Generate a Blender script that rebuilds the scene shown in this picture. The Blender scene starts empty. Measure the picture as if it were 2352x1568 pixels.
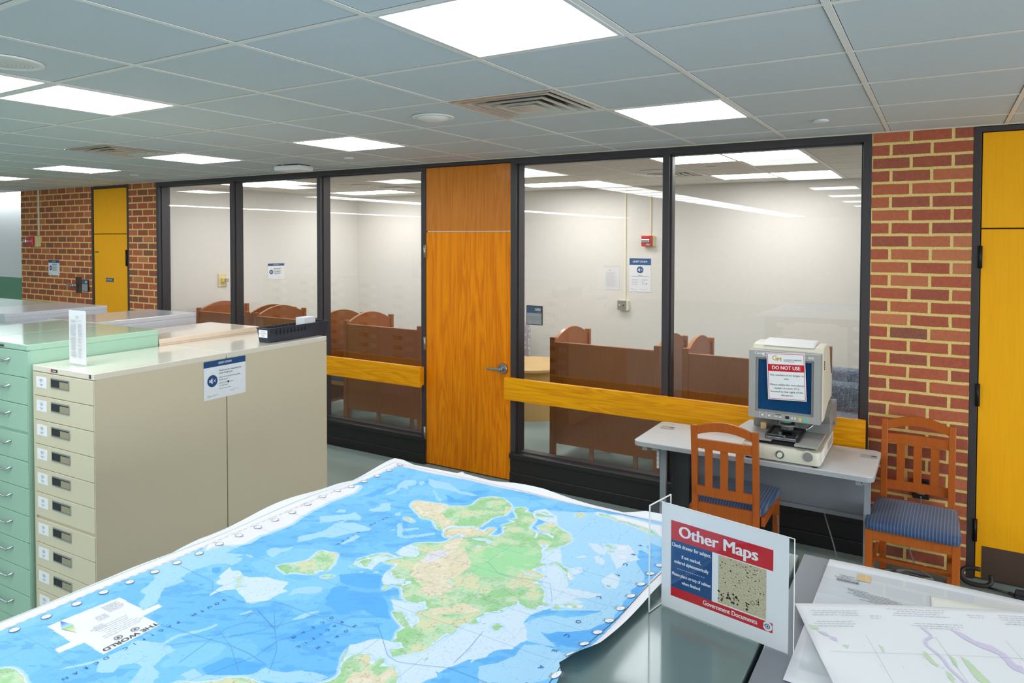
import bpy, bmesh, math, random, json
import numpy as np
from mathutils import Vector, Matrix
random.seed(7)
sc = bpy.context.scene
COL = sc.collection
PI = math.pi
R = math.radians

# ------------------------------------------------------------------ camera, world, exposure
CEIL = 2.7214      # ceiling height
WY = 5.043         # front face of the glazed partition
GX, GY, GS = -0.2947, 0.4111, 0.6096   # ceiling grid origin and module
cam_d = bpy.data.cameras.new('camera'); cam = bpy.data.objects.new('camera', cam_d); COL.objects.link(cam)
FPX = 1624.78
cam_d.sensor_width = 36.0; cam_d.sensor_fit = 'HORIZONTAL'
cam_d.lens = FPX*36/2352
cam_d.shift_x = 0.0
cam_d.shift_y = -(784-592.56)/2352
cam_d.clip_start = 0.05; cam_d.clip_end = 100
yaw, pitch, roll = R(31.24677), R(1.48465), R(0.1144)
fw = Vector((-math.sin(yaw)*math.cos(pitch), math.cos(yaw)*math.cos(pitch), -math.sin(pitch)))
rt = Vector((math.cos(yaw), math.sin(yaw), 0)); up = rt.cross(fw)
c_, s_ = math.cos(roll), math.sin(roll)
rt2 = c_*rt + s_*up; up2 = -s_*rt + c_*up
m = Matrix((rt2, up2, -fw)).transposed().to_4x4(); m.translation = Vector((0, 0, 2.0359))
cam.matrix_world = m
sc.camera = cam
w = bpy.data.worlds.new('world'); sc.world = w; w.use_nodes = True
w.node_tree.nodes['Background'].inputs[0].default_value = (0.87, 0.94, 1.0, 1)
w.node_tree.nodes['Background'].inputs[1].default_value = 7.0
sc.view_settings.view_transform = 'Standard'; sc.view_settings.look = 'None'
sc.view_settings.exposure = 0.12; sc.view_settings.gamma = 1.0
sc.cycles.use_denoising = True
sc.cycles.max_bounces = 10; sc.cycles.diffuse_bounces = 5; sc.cycles.glossy_bounces = 5
sc.cycles.transmission_bounces = 8; sc.cycles.transparent_max_bounces = 16
sc.cycles.sample_clamp_indirect = 6.0
sc.cycles.caustics_reflective = False; sc.cycles.caustics_refractive = False
PANEL = 9.5      # radiance of the open office's ceiling panels
PANEL_ROOM = 11.5  # radiance of the reading room's panels

# ------------------------------------------------------------------ materials
def lin(c):
    return tuple(((v/255)/12.92 if v/255 <= 0.04045 else ((v/255+0.055)/1.055)**2.4) for v in c)
def col(c): return lin(c)+(1.0,)
MATS = {}
class NT:
    def __init__(s, name):
        s.m = bpy.data.materials.new(name); s.m.use_nodes = True
        s.t = s.m.node_tree; s.b = s.t.nodes['Principled BSDF']; s.out = s.t.nodes['Material Output']
        MATS[name] = s.m
    def n(s, typ, **kw):
        nd = s.t.nodes.new(typ)
        ins = kw.pop('ins', {})
        for k, v in kw.items(): setattr(nd, k, v)
        for k, v in ins.items(): nd.inputs[k].default_value = v
        return nd
    def l(s, a, b): s.t.links.new(a, b)
    def coord(s, scale=(1, 1, 1), rot=(0, 0, 0), loc=(0, 0, 0)):
        tc = s.n('ShaderNodeTexCoord'); mp = s.n('ShaderNodeMapping')
        mp.inputs['Scale'].default_value = scale; mp.inputs['Rotation'].default_value = rot; mp.inputs['Location'].default_value = loc
        s.l(tc.outputs['Object'], mp.inputs['Vector']); return mp.outputs['Vector']
    def noise(s, vec, scale, detail=3, rough=.5, dist=0):
        nd = s.n('ShaderNodeTexNoise'); nd.inputs['Scale'].default_value = scale; nd.inputs['Detail'].default_value = detail
        nd.inputs['Roughness'].default_value = rough; nd.inputs['Distortion'].default_value = dist
        s.l(vec, nd.inputs['Vector']); return nd.outputs['Fac']
    def ramp(s, fac, stops, interp='LINEAR'):
        r = s.n('ShaderNodeValToRGB'); r.color_ramp.interpolation = interp
        e = r.color_ramp.elements
        while len(e) < len(stops): e.new(.5)
        for i, (p, c) in enumerate(stops): e[i].position = p; e[i].color = c if len(c) == 4 else c+(1,)
        s.l(fac, r.inputs['Fac']); return r.outputs['Color']
    def mix(s, fac, a, b, mode='MIX'):
        x = s.n('ShaderNodeMix', data_type='RGBA', blend_type=mode)
        for sock, v in ((x.inputs['Factor'], fac), (x.inputs['A'], a), (x.inputs['B'], b)):
            if hasattr(v, 'links') or hasattr(v, 'is_linked'): s.l(v, sock)
            else: sock.default_value = v
        return x.outputs['Result']
    def math(s, op, a, b=None, c=None):
        x = s.n('ShaderNodeMath', operation=op)
        for i, v in enumerate((a, b, c)):
            if v is None: continue
            if hasattr(v, 'is_linked'): s.l(v, x.inputs[i])
            else: x.inputs[i].default_value = v
        return x.outputs[0]
    def bump(s, h, strength=.3, dist=.002):
        b = s.n('ShaderNodeBump'); b.inputs['Strength'].default_value = strength; b.inputs['Distance'].default_value = dist
        s.l(h, b.inputs['Height']); s.l(b.outputs['Normal'], s.b.inputs['Normal'])
    def base(s, c): s.l(c, s.b.inputs['Base Color'])
def plain(name, c, rough=.5, metal=0, coat=0, spec=None, noise_amt=.04, nscale=30):
    k = NT(name)
    k.b.inputs['Roughness'].default_value = rough; k.b.inputs['Metallic'].default_value = metal
    if coat: k.b.inputs['Coat Weight'].default_value = coat; k.b.inputs['Coat Roughness'].default_value = .08
    if spec is not None: k.b.inputs['Specular IOR Level'].default_value = spec
    f = k.noise(k.coord(), nscale, 3)
    a = tuple(v*(1-noise_amt) for v in lin(c))+(1,); b = tuple(min(1, v*(1+noise_amt)) for v in lin(c))+(1,)
    k.base(k.mix(f, a, b)); return k.m
def wood(name, dark, mid, light, axis='z', rough=.35, scale=1.0, figure=1.0, coat=.3):
    k = NT(name)
    g = 0.06
    sc_ = {'z': (1, 1, g), 'x': (g, 1, 1), 'y': (1, g, 1)}[axis]
    v = k.coord(sc_)
    n1 = k.noise(v, 9*scale, 2, .5, .6)
    # cathedral figure: iso-lines of a stretched noise
    saw = k.math('FRACT', k.math('MULTIPLY', n1, 9.0))
    tri = k.math('ABSOLUTE', k.math('SUBTRACT', saw, .5))
    lines = k.ramp(tri, [(0.0, (0, 0, 0)), (0.5, (1, 1, 1))])
    sc2 = {'z': (1, 1, .02), 'x': (.02, 1, 1), 'y': (1, .02, 1)}[axis]
    fib = k.noise(k.coord(sc2), 260*scale, 3, .6)
    brd = k.noise(k.coord(sc2), 7*scale, 2)
    c1 = k.mix(lines, col(dark), col(mid))
    c1 = k.mix(figure, col(mid), c1)
    c2 = k.mix(k.ramp(fib, [(.35, (0, 0, 0)), (.65, (1, 1, 1))]), c1, col(light))
    c3 = k.mix(.55, c1, c2)
    c4 = k.mix(k.math('MULTIPLY', brd, .35), c3, col(light))
    k.base(c4); k.b.inputs['Roughness'].default_value = rough; k.b.inputs['Specular IOR Level'].default_value = .22
    k.b.inputs['Coat Weight'].default_value = coat; k.b.inputs['Coat Roughness'].default_value = .15
    k.bump(fib, .08, .001)
    return k.m
wood('door_oak', (206, 88, 2), (250, 142, 2), (254, 158, 6), 'z', .42, coat=.05)
wood('door_oak_plain', (240, 150, 4), (255, 174, 6), (255, 186, 20), 'z', .5, figure=.35, coat=.0)
wood('rail_oak', (216, 118, 2), (255, 172, 2), (255, 184, 10), 'x', .42, scale=1.3, coat=.05)
wood('transom_oak', (186, 98, 22), (212, 126, 40), (222, 140, 52), 'z', .42, coat=.15)
wood('chair_wood', (160, 72, 20), (180, 88, 28), (196, 104, 42), 'z', .35, figure=.4, coat=.2)
wood('carrel_wood', (132, 68, 26), (150, 82, 34), (166, 98, 46), 'z', .4, figure=.4, coat=.1)
wood('carrel_edge', (170, 108, 70), (188, 124, 84), (200, 140, 98), 'y', .3, figure=.3)
wood('maple', (200, 160, 96), (214, 176, 112), (222, 186, 124), 'z', .4, figure=.3)
plain('frame_black', (62, 57, 60), .42, nscale=80)
plain('base_black', (34, 32, 32), .45, noise_amt=.2, nscale=12)
plain('frame_brown', (62, 54, 54), .5)
plain('kick_bronze', (92, 72, 62), .45, .3)
plain('bronze', (92, 76, 62), .35, .7)
plain('hinge_black', (38, 36, 38), .4, .5)
plain('chrome', (205, 205, 210), .18, 1.0)
plain('steel', (178, 180, 184), .3, .9)
plain('wall_cream', (228, 224, 219), .75)
plain('wall_white', (222, 224, 224), .75)
plain('wall_green', (104, 150, 124), .7)
plain('tbar', (240, 236, 232), .5)
plain('fixture_white', (226, 226, 228), .45)
plain('device_white', (230, 230, 230), .45)
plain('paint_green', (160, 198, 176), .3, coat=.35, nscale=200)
plain('paint_green_top_lit', (166, 204, 182), .35, coat=1.0)  # same green paint, slightly lightened for the sheen on the tops
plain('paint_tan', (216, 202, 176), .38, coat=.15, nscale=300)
plain('paint_tan_top_lit', (232, 224, 208), .35, coat=1.0)  # same tan paint, whitened so the colour carries the reflection on the tops
plain('paint_tan_drawer', (214, 205, 180), .4, coat=.1, nscale=200)
plain('paint_peach', (234, 212, 190), .3, coat=.8)
plain('paint_grey', (200, 200, 206), .3, coat=.8)
plain('paint_greygreen', (98, 118, 116), .33, coat=.55)
plain('paint_slate', (124, 126, 134), .4, coat=.25)
plain('card_white', (236, 238, 244), .6)
plain('ink', (40, 40, 46), .6)
plain('ink_grey', (128, 128, 134), .6)
plain('ink_faint', (176, 176, 184), .6)
plain('ink_blue', (30, 84, 140), .6)
plain('sign_blue', (22, 74, 128), .5)
plain('sign_slate', (72, 86, 112), .5)
plain('sign_silver', (158, 162, 164), .4, .2)
plain('sign_red', (206, 30, 40), .35)
plain('sign_gold', (206, 168, 40), .5)
plain('alarm_red', (196, 44, 36), .35)
plain('dark_void', (20, 20, 20), .6)
plain('plastic_black', (44, 48, 60), .5)
plain('plastic_grey', (168, 166, 162), .45)
plain('plastic_cream', (228, 222, 204), .45)
plain('plastic_grey_dark', (140, 138, 136), .45)
plain('rubber_black', (36, 34, 38), .5)
plain('umbrella_fabric', (40, 42, 54), .6)
plain('cable_grey', (142, 140, 140), .5)
plain('desk_grey', (206, 206, 208), .45)
plain('desk_edge', (172, 172, 176), .5)
plain('desk_leg', (150, 154, 162), .45)
plain('desk_panel', (128, 130, 138), .55, noise_amt=.12, nscale=220)
plain('desk_dark', (52, 52, 56), .5)
plain('box_beige', (226, 214, 160), .45)
plain('btn_yellow', (232, 208, 96), .4)
plain('btn_green', (110, 196, 170), .4)
plain('paper_white', (240, 239, 242), .6, noise_amt=.01)
plain('paper_cream', (236, 234, 224), .6, noise_amt=.01)
plain('paper_grey', (226, 226, 230), .6, noise_amt=.01)
plain('orange_label', (242, 204, 150), .6)
plain('map_green', (206, 226, 190), .6)
plain('map_purple', (220, 208, 232), .6)
plain('red_ink', (206, 66, 80), .6)

def emit(name, c, s):
    k = NT(name); k.t.nodes.remove(k.b)
    e = k.n('ShaderNodeEmission'); e.inputs[0].default_value = c+(1,); e.inputs[1].default_value = s
    k.l(e.outputs[0], k.out.inputs[0]); return k.m
emit('panel_light', (0.93, 0.98, 1.0), PANEL)
emit('panel_light_room', (1.0, 0.985, 0.96), PANEL_ROOM)

def glassy(name, tint, reflect=1.0, trans=1.0):
    # thin pane: clear transmission, Fresnel mirror reflection on each face
    k = NT(name); k.t.nodes.remove(k.b)
    g = k.n('ShaderNodeNewGeometry')
    ior = k.math('ADD', k.math('MULTIPLY', g.outputs['Backfacing'], 1/1.5-1.5), 1.5)
    fr = k.n('ShaderNodeFresnel'); k.l(ior, fr.inputs['IOR'])
    f = k.math('MULTIPLY', fr.outputs[0], reflect)
    tr = k.n('ShaderNodeBsdfTransparent'); tr.inputs[0].default_value = tint+(1,)
    gl = k.n('ShaderNodeBsdfGlossy'); gl.inputs['Roughness'].default_value = 0.0; gl.inputs[0].default_value = (1, 1, 1, 1)
    mx = k.n('ShaderNodeMixShader'); k.l(f, mx.inputs[0]); k.l(tr.outputs[0], mx.inputs[1]); k.l(gl.outputs[0], mx.inputs[2])
    k.l(mx.outputs[0], k.out.inputs[0]); return k.m
glassy('glass', (.985, .99, .985))
glassy('acrylic', (.985, .99, .992), .45)
glassy('acrylic_edge', (.80, .84, .86), 1.0)

def mat_carpet():
    k = NT('carpet'); v = k.coord()
    f = k.noise(v, 330, 2, .7); g = k.noise(v, 3, 2)
    c = k.ramp(f, [(.3, lin((98, 114, 110))), (.5, lin((144, 160, 154))), (.7, lin((190, 204, 198)))])
    k.base(k.mix(.15, c, k.ramp(g, [(.3, lin((134, 148, 144))), (.7, lin((164, 178, 172)))])))
    k.b.inputs['Roughness'].default_value = .95; k.b.inputs['Specular IOR Level'].default_value = .1
    k.bump(f, .5, .004)
mat_carpet()
def mat_brick():
    k = NT('brick')
    tc = k.n('ShaderNodeTexCoord'); sx = k.n('ShaderNodeSeparateXYZ'); k.l(tc.outputs['Object'], sx.inputs[0])
    cb = k.n('ShaderNodeCombineXYZ')
    # wobble the joints slightly
    wob = k.math('MULTIPLY', k.math('SUBTRACT', k.noise(tc.outputs['Object'], 14, 2), .5), .006)
    k.l(k.math('ADD', k.math('ADD', k.math('ADD', sx.outputs[0], sx.outputs[1]), .167-.11025+22.05-5.043), wob), cb.inputs[0])
    k.l(k.math('ADD', k.math('ADD', sx.outputs[2], .0817*100-2.643), wob), cb.inputs[1])
    b = k.n('ShaderNodeTexBrick', offset=.5)
    for kk, v in {'Scale': 1.0, 'Mortar Size': .0098, 'Mortar Smooth': .25, 'Bias': 0.0, 'Brick Width': .2205, 'Row Height': .0817}.items(): b.inputs[kk].default_value = v
    b.inputs['Color1'].default_value = (0, 0, 0, 1); b.inputs['Color2'].default_value = (1, 1, 1, 1); b.inputs['Mortar'].default_value = (.5, .5, .5, 1)
    k.l(cb.outputs[0], b.inputs['Vector'])
    bc = k.ramp(b.outputs['Color'], [(0, lin((118, 78, 66))), (.08, lin((146, 76, 60))), (.3, lin((170, 80, 56))), (.6, lin((184, 88, 58))), (.85, lin((194, 104, 68))), (1.0, lin((212, 132, 88)))])
    n = k.noise(tc.outputs['Object'], 60, 4, .7)
    bc = k.mix(.35, bc, k.ramp(n, [(.3, lin((150, 74, 52))), (.7, lin((200, 114, 80)))]))
    mo = k.ramp(k.noise(tc.outputs['Object'], 120, 3), [(.3, lin((222, 188, 104))), (.7, lin((242, 214, 140)))])
    k.base(k.mix(b.outputs['Fac'], bc, mo)); k.b.inputs['Roughness'].default_value = .8
    h = k.math('ADD', k.math('MULTIPLY', b.outputs['Fac'], -1.0), k.math('MULTIPLY', n, .35))
    k.bump(h, .55, .004)
mat_brick()
def mat_ceiling(name, oy, c0):
    k = NT(name)
    tc = k.n('ShaderNodeTexCoord'); sx = k.n('ShaderNodeSeparateXYZ'); k.l(tc.outputs['Object'], sx.inputs[0])
    v = tc.outputs['Object']
    fine = k.noise(v, 420, 2, .8); blot = k.noise(v, 2.0, 2)
    base = tuple(lin(c0))
    c = k.ramp(fine, [(.30, tuple(x*.62 for x in base)), (.42, tuple(x*.93 for x in base)), (.6, base)])
    # shade of the gap along every tile edge, painted into the colour
    d = []
    for o, off in ((sx.outputs[0], GX), (sx.outputs[1], oy)):
        fr = k.math('FRACT', k.math('ADD', k.math('DIVIDE', k.math('SUBTRACT', o, off), GS), 100.0))
        e = k.math('MINIMUM', fr, k.math('SUBTRACT', 1.0, fr))
        d.append(k.math('LESS_THAN', e, .0148/GS))
    gap = k.math('MAXIMUM', d[0], d[1])
    c = k.mix(k.math('MULTIPLY', gap, .85), c, col((40, 42, 44)))
    k.base(c); k.b.inputs['Roughness'].default_value = .85; k.b.inputs['Specular IOR Level'].default_value = .2
    k.bump(fine, .4, .002)
mat_ceiling('ceiling_tile', GY, (218, 224, 229)); ROOM_OY = GY+.6*GS
mat_ceiling('ceiling_tile_room', ROOM_OY, (234, 230, 222))
def mat_fabric():
    k = NT('seat_fabric')
    tc = k.n('ShaderNodeTexCoord'); sx = k.n('ShaderNodeSeparateXYZ'); k.l(tc.outputs['Object'], sx.inputs[0])
    ax = k.math('FRACT', k.math('MULTIPLY', sx.outputs[0], 60)); s = k.math('ADD', sx.outputs[1], sx.outputs[2])
    ay = k.math('FRACT', k.math('MULTIPLY', s, 110))
    row = k.math('MULTIPLY', k.math('LESS_THAN', ay, .45), k.math('LESS_THAN', ax, .3))
    col2 = k.math('LESS_THAN', k.math('FRACT', k.math('MULTIPLY', sx.outputs[0], 36)), .5)
    c = k.mix(k.math('LESS_THAN', ax, .42), col((50, 74, 118)), col((66, 92, 136)))
    c = k.mix(row, c, col((150, 154, 140)))
    c = k.mix(k.math('MULTIPLY', k.math('LESS_THAN', ay, .5), .35), c, col((30, 44, 78)))
    k.base(c); k.b.inputs['Roughness'].default_value = .85; k.b.inputs['Sheen Weight'].default_value = .2
mat_fabric()
def mat_tweed():
    k = NT('tweed')
    f = k.noise(k.coord((1, 1, .12)), 160, 2, .7); g = k.noise(k.coord((.12, .12, 1)), 160, 2, .7)
    h = k.math('MAXIMUM', f, g)
    k.base(k.ramp(h, [(.5, lin((84, 98, 118))), (.62, lin((124, 136, 152))), (.72, lin((196, 198, 198)))]))
    k.b.inputs['Roughness'].default_value = .9
mat_tweed()
def mat_dots():
    k = NT('dotted_fabric')
    v = k.coord()
    vo = k.n('ShaderNodeTexVoronoi'); vo.inputs['Scale'].default_value = 16; vo.inputs['Randomness'].default_value = .5; k.l(v, vo.inputs['Vector'])
    d = vo.outputs['Distance']
    ring = k.math('MULTIPLY', k.math('GREATER_THAN', d, .26), k.math('LESS_THAN', d, .34))
    disc = k.math('LESS_THAN', d, .3)
    sr = k.n('ShaderNodeSeparateColor'); k.l(vo.outputs['Color'], sr.inputs[0])
    isdisc = k.math('GREATER_THAN', sr.outputs[0], .5)
    c = k.mix(ring, col((150, 148, 156)), col((212, 212, 220)))
    c = k.mix(k.math('MULTIPLY', disc, isdisc), c, k.ramp(sr.outputs[1], [(0, lin((196, 190, 130))), (.5, lin((206, 180, 140))), (.8, lin((170, 190, 210)))], 'CONSTANT'))
    k.base(c); k.b.inputs['Roughness'].default_value = .85
mat_dots()
def mat_screen():
    k = NT('reader_screen')
    n = k.noise(k.coord(), 260, 2)
    k.base(k.ramp(n, [(.3, lin((8, 52, 98))), (.7, lin((14, 80, 130)))]))
    k.b.inputs['Roughness'].default_value = .25
mat_screen()
def mat_oldmap():
    k = NT('old_map_print')
    v = k.coord()
    n = k.noise(v, 260, 4, .75); b = k.noise(v, 28, 3)
    c = k.ramp(n, [(.34, lin((130, 118, 92))), (.44, lin((192, 180, 148))), (.6, lin((210, 198, 168)))])
    k.base(k.mix(k.math('MULTIPLY', b, .5), c, col((208, 194, 160))))
    k.b.inputs['Roughness'].default_value = .5
mat_oldmap()
def mat_vcol():
    k = NT('world_map_print')
    a = k.n('ShaderNodeAttribute'); a.attribute_name = 'print'
    k.base(a.outputs['Color']); k.b.inputs['Roughness'].default_value = .5; k.b.inputs['Specular IOR Level'].default_value = .3
mat_vcol()
def mat_diamond():
    k = NT('depth_scale_print')
    tc = k.n('ShaderNodeTexCoord'); sx = k.n('ShaderNodeSeparateXYZ'); k.l(tc.outputs['Object'], sx.inputs[0])
    f = k.math('DIVIDE', k.math('ADD', sx.outputs[0], 1.628), .073)
    k.base(k.ramp(f, [(0, lin((70, 80, 190))), (.2, lin((80, 140, 220))), (.45, lin((180, 215, 240))), (.55, lin((150, 210, 150))), (.8, lin((225, 225, 170))), (1, lin((235, 230, 215)))]))
mat_diamond()
M = MATS

# ------------------------------------------------------------------ mesh helpers
def finish(name, bm, mat, parent=None, smooth=False, loc=None):
    me = bpy.data.meshes.new(name); bm.normal_update(); bm.to_mesh(me); bm.free()
    for mm in (mat if isinstance(mat, (list, tuple)) else [mat]): me.materials.append(M[mm] if isinstance(mm, str) else mm)
    o = bpy.data.objects.new(name, me); COL.objects.link(o)
    if parent is not None: o.parent = parent
    if loc is not None: o.location = loc
    if smooth:
        for p in me.polygons: p.use_smooth = True
        if smooth == 'auto':
            try: me.set_sharp_from_angle(angle=R(38))
            except Exception: pass
    return o
def tag(o, label=None, cat=None, group=None, kind=None):
    if label: o['label'] = label
    if cat: o['category'] = cat
    if group: o['group'] = group
    if kind: o['kind'] = kind
    return o
def thing(name, label, cat, loc=(0, 0, 0), rotz=0, group=None, kind=None, mat=None):
    o = bpy.data.objects.new(name, None); COL.objects.link(o); o.empty_display_size = .1
    o.location = loc; o.rotation_euler = (0, 0, rotz)
    if mat is not None: o.matrix_world = mat
    return tag(o, label, cat, group, kind)
def box(bm, a, b, bev=0, mi=0, mat=None):
    x0, y0, z0 = a; x1, y1, z1 = b
    x0, x1 = min(x0, x1), max(x0, x1); y0, y1 = min(y0, y1), max(y0, y1); z0, z1 = min(z0, z1), max(z0, z1)
    vs = [bm.verts.new(p) for p in ((x0, y0, z0), (x1, y0, z0), (x1, y1, z0), (x0, y1, z0), (x0, y0, z1), (x1, y0, z1), (x1, y1, z1), (x0, y1, z1))]
    fs = [bm.faces.new([vs[i] for i in f]) for f in ((0, 3, 2, 1), (4, 5, 6, 7), (0, 1, 5, 4), (1, 2, 6, 5), (2, 3, 7, 6), (3, 0, 4, 7))]
    for f in fs: f.material_index = mi
    if bev > 0:
        es = list({e for f in fs for e in f.edges})
        r = bmesh.ops.bevel(bm, geom=es, offset=bev, segments=2, affect='EDGES', profile=.5)
        vs = list({v for f in r['faces'] for v in f.verts} | {v for v in vs if v.is_valid})
    if mat is not None: bmesh.ops.transform(bm, matrix=mat, verts=[v for v in vs if v.is_valid])
    return vs
def BX(name, a, b, mat, parent=None, bev=0, smooth=False):
    bm = bmesh.new(); box(bm, a, b, bev); return finish(name, bm, mat, parent, smooth)
def cyl(bm, p0, p1, r0, r1=None, seg=20, caps=True, mi=0):
    if r1 is None: r1 = r0
    p0, p1 = Vector(p0), Vector(p1); d = (p1-p0).normalized()
    a = d.orthogonal().normalized(); b = d.cross(a)
    r_ = [[], []]
    for i in range(seg):
        t = 2*PI*i/seg; o = a*math.cos(t)+b*math.sin(t)
        r_[0].append(bm.verts.new(p0+o*r0)); r_[1].append(bm.verts.new(p1+o*r1))
    for i in range(seg):
        j = (i+1) % seg; f = bm.faces.new((r_[0][i], r_[0][j], r_[1][j], r_[1][i])); f.material_index = mi; f.smooth = True
    if caps:
        f = bm.faces.new(r_[0][::-1]); f.material_index = mi; f = bm.faces.new(r_[1]); f.material_index = mi
def lathe(bm, prof, c=(0, 0, 0), seg=40, mi=0):
    rings = []
    for r, z in prof: rings.append([bm.verts.new((c[0]+r*math.cos(2*PI*i/seg), c[1]+r*math.sin(2*PI*i/seg), c[2]+z)) for i in range(seg)] if r > 1e-6 else [bm.verts.new((c[0], c[1], c[2]+z))])
    for A, B in zip(rings, rings[1:]):
        for i in range(seg):
            j = (i+1) % seg
            q = [A[i % len(A)], A[j % len(A)], B[j % len(B)], B[i % len(B)]]
            q2 = []
            for v in q:
                if v not in q2: q2.append(v)
            if len(q2) > 2:
                try: f = bm.faces.new(q2); f.smooth = True; f.material_index = mi
                except ValueError: pass
def prism(bm, pts, axis, a0, a1, mi=0, bev=0):
    """closed polygon pts (u,v) extruded along axis: 'y' -> (u,a,v); 'x' -> (a,u,v); 'z' -> (u,v,a)"""
    mk = {'y': lambda u, v, a: (u, a, v), 'x': lambda u, v, a: (a, u, v), 'z': lambda u, v, a: (u, v, a)}[axis]
    A = [bm.verts.new(mk(u, v, a0)) for u, v in pts]; B = [bm.verts.new(mk(u, v, a1)) for u, v in pts]
    n = len(pts); fs = [bm.faces.new(A[::-1]), bm.faces.new(B)]
    for i in range(n): fs.append(bm.faces.new((A[i], A[(i+1) % n], B[(i+1) % n], B[i])))
    for f in fs: f.material_index = mi
    bmesh.ops.recalc_face_normals(bm, faces=fs)
    if bev: bmesh.ops.bevel(bm, geom=list(fs[0].edges)+list(fs[1].edges), offset=bev, segments=2, affect='EDGES', profile=.5)
    return A+B
def tube(bm, pts, r, seg=8, mi=0):
    pts = [Vector(p) for p in pts]; rings = []
    n = len(pts); prev = None
    for i, p in enumerate(pts):
        d = (pts[min(i+1, n-1)]-pts[max(i-1, 0)]).normalized()
        a = d.orthogonal().normalized() if prev is None else (prev-d*prev.dot(d)).normalized()
        prev = a; b = d.cross(a); rr = r[i] if isinstance(r, (list, tuple)) else r
        rings.append([bm.verts.new(p+(a*math.cos(2*PI*k/seg)+b*math.sin(2*PI*k/seg))*rr) for k in range(seg)])
    for A, B in zip(rings, rings[1:]):
        for k in range(seg):
            f = bm.faces.new((A[k], A[(k+1) % seg], B[(k+1) % seg], B[k])); f.smooth = True; f.material_index = mi
    bm.faces.new(rings[0][::-1]); bm.faces.new(rings[-1])
def spline(pts, n=8):
    P = [Vector(p) for p in pts]; out = []
    for i in range(len(P)-1):
        p0, p1, p2, p3 = P[max(i-1, 0)], P[i], P[i+1], P[min(i+2, len(P)-1)]
        for k in range(n):
            t = k/n; out.append(.5*((2*p1)+(p2-p0)*t+(2*p0-5*p1+4*p2-p3)*t*t+(3*p1-p0-3*p2+p3)*t**3))
    return out+[P[-1]]
def rect(bm, x0, y0, x1, y1, z=0.0, mi=0):
    f = bm.faces.new([bm.verts.new(p) for p in ((x0, y0, z), (x1, y0, z), (x1, y1, z), (x0, y1, z))]); f.material_index = mi; return f
def disc(bm, cx, cy, r, z=0.0, seg=28, r_in=0, mi=0, sy=1.0):
    o = [bm.verts.new((cx+r*math.cos(2*PI*i/seg), cy+r*sy*math.sin(2*PI*i/seg), z)) for i in range(seg)]
    if r_in <= 0: f = bm.faces.new(o); f.material_index = mi; return
    q = [bm.verts.new((cx+r_in*math.cos(2*PI*i/seg), cy+r_in*sy*math.sin(2*PI*i/seg), z)) for i in range(seg)]
    for i in range(seg):
        j = (i+1) % seg; f = bm.faces.new((o[i], o[j], q[j], q[i])); f.material_index = mi
def poly(bm, pts, z=0.0, mi=0):
    f = bm.faces.new([bm.verts.new((x, y, z)) for x, y in pts]); f.material_index = mi; return f
def text(bm, s, size, x, y, z=0.0, align='CENTER', bold=0.0, mat=None, shear=0.0, space=1.0, width=None):
    cu = bpy.data.curves.new('lettering', 'FONT'); cu.body = s; cu.size = size; cu.align_x = align; cu.align_y = 'CENTER'
    cu.offset = 0; cu.shear = shear; cu.space_character = space; cu.resolution_u = 3
    ob = bpy.data.objects.new('lettering', cu)
    me = bpy.data.meshes.new_from_object(ob)
    sx_ = 1.0
    if width and len(me.vertices):
        xs = [v.co.x for v in me.vertices]; sx_ = width/(max(xs)-min(xs))
    T = Matrix.Translation((x, y, z)) @ Matrix.Diagonal((sx_, 1, 1, 1))
    if mat is not None: T = mat @ T
    me.transform(T); bm.from_mesh(me)
    if bold:      # heavier stroke: the same outline struck again a hair to each side
        for k_, d_ in enumerate((-.55, .55, 1.1)):
            T2 = Matrix.Translation((d_*bold*size, (abs(d_)-.8)*bold*size*.5, -(k_+1)*.00006))
            if mat is not None: T2 = mat @ T2 @ mat.inverted()
            me.transform(T2); bm.from_mesh(me); me.transform(T2.inverted())
    bpy.data.objects.remove(ob); bpy.data.meshes.remove(me); bpy.data.curves.remove(cu)
def scribble(bm, x0, x1, y, h, z, rnd, wmin=.004, wmax=.012, gap=.0022):
    """a line of print too small to read: short strokes"""
    x = x0
    while x < x1:
        w_ = min(rnd.uniform(wmin, wmax), x1-x); rect(bm, x, y-h/2, x+w_, y+h/2, z); x += w_+gap
def face_matrix(o, right, upv):
    r = Vector(right).normalized(); u = Vector(upv); u = (u-r*u.dot(r)).normalized(); n = r.cross(u)
    mm = Matrix((r, u, n)).transposed().to_4x4(); mm.translation = Vector(o); return mm
def copy_tree(o, parent=None):
    c = o.copy(); COL.objects.link(c); c.parent = parent
    for ch in list(o.children): copy_tree(ch, c)
    return c
plain('route_blue', (96, 158, 206), .6)
plain('sea_blue', (70, 120, 190), .6)
plain('steel_bright', (214, 210, 204), .38, .55)
plain('vent_dark', (70, 68, 66), .7)
plain('pull_plate', (158, 150, 124), .5)
plain('conduit_cream', (238, 232, 206), .5)
plain('ink_title', (84, 80, 86), .6)
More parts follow.
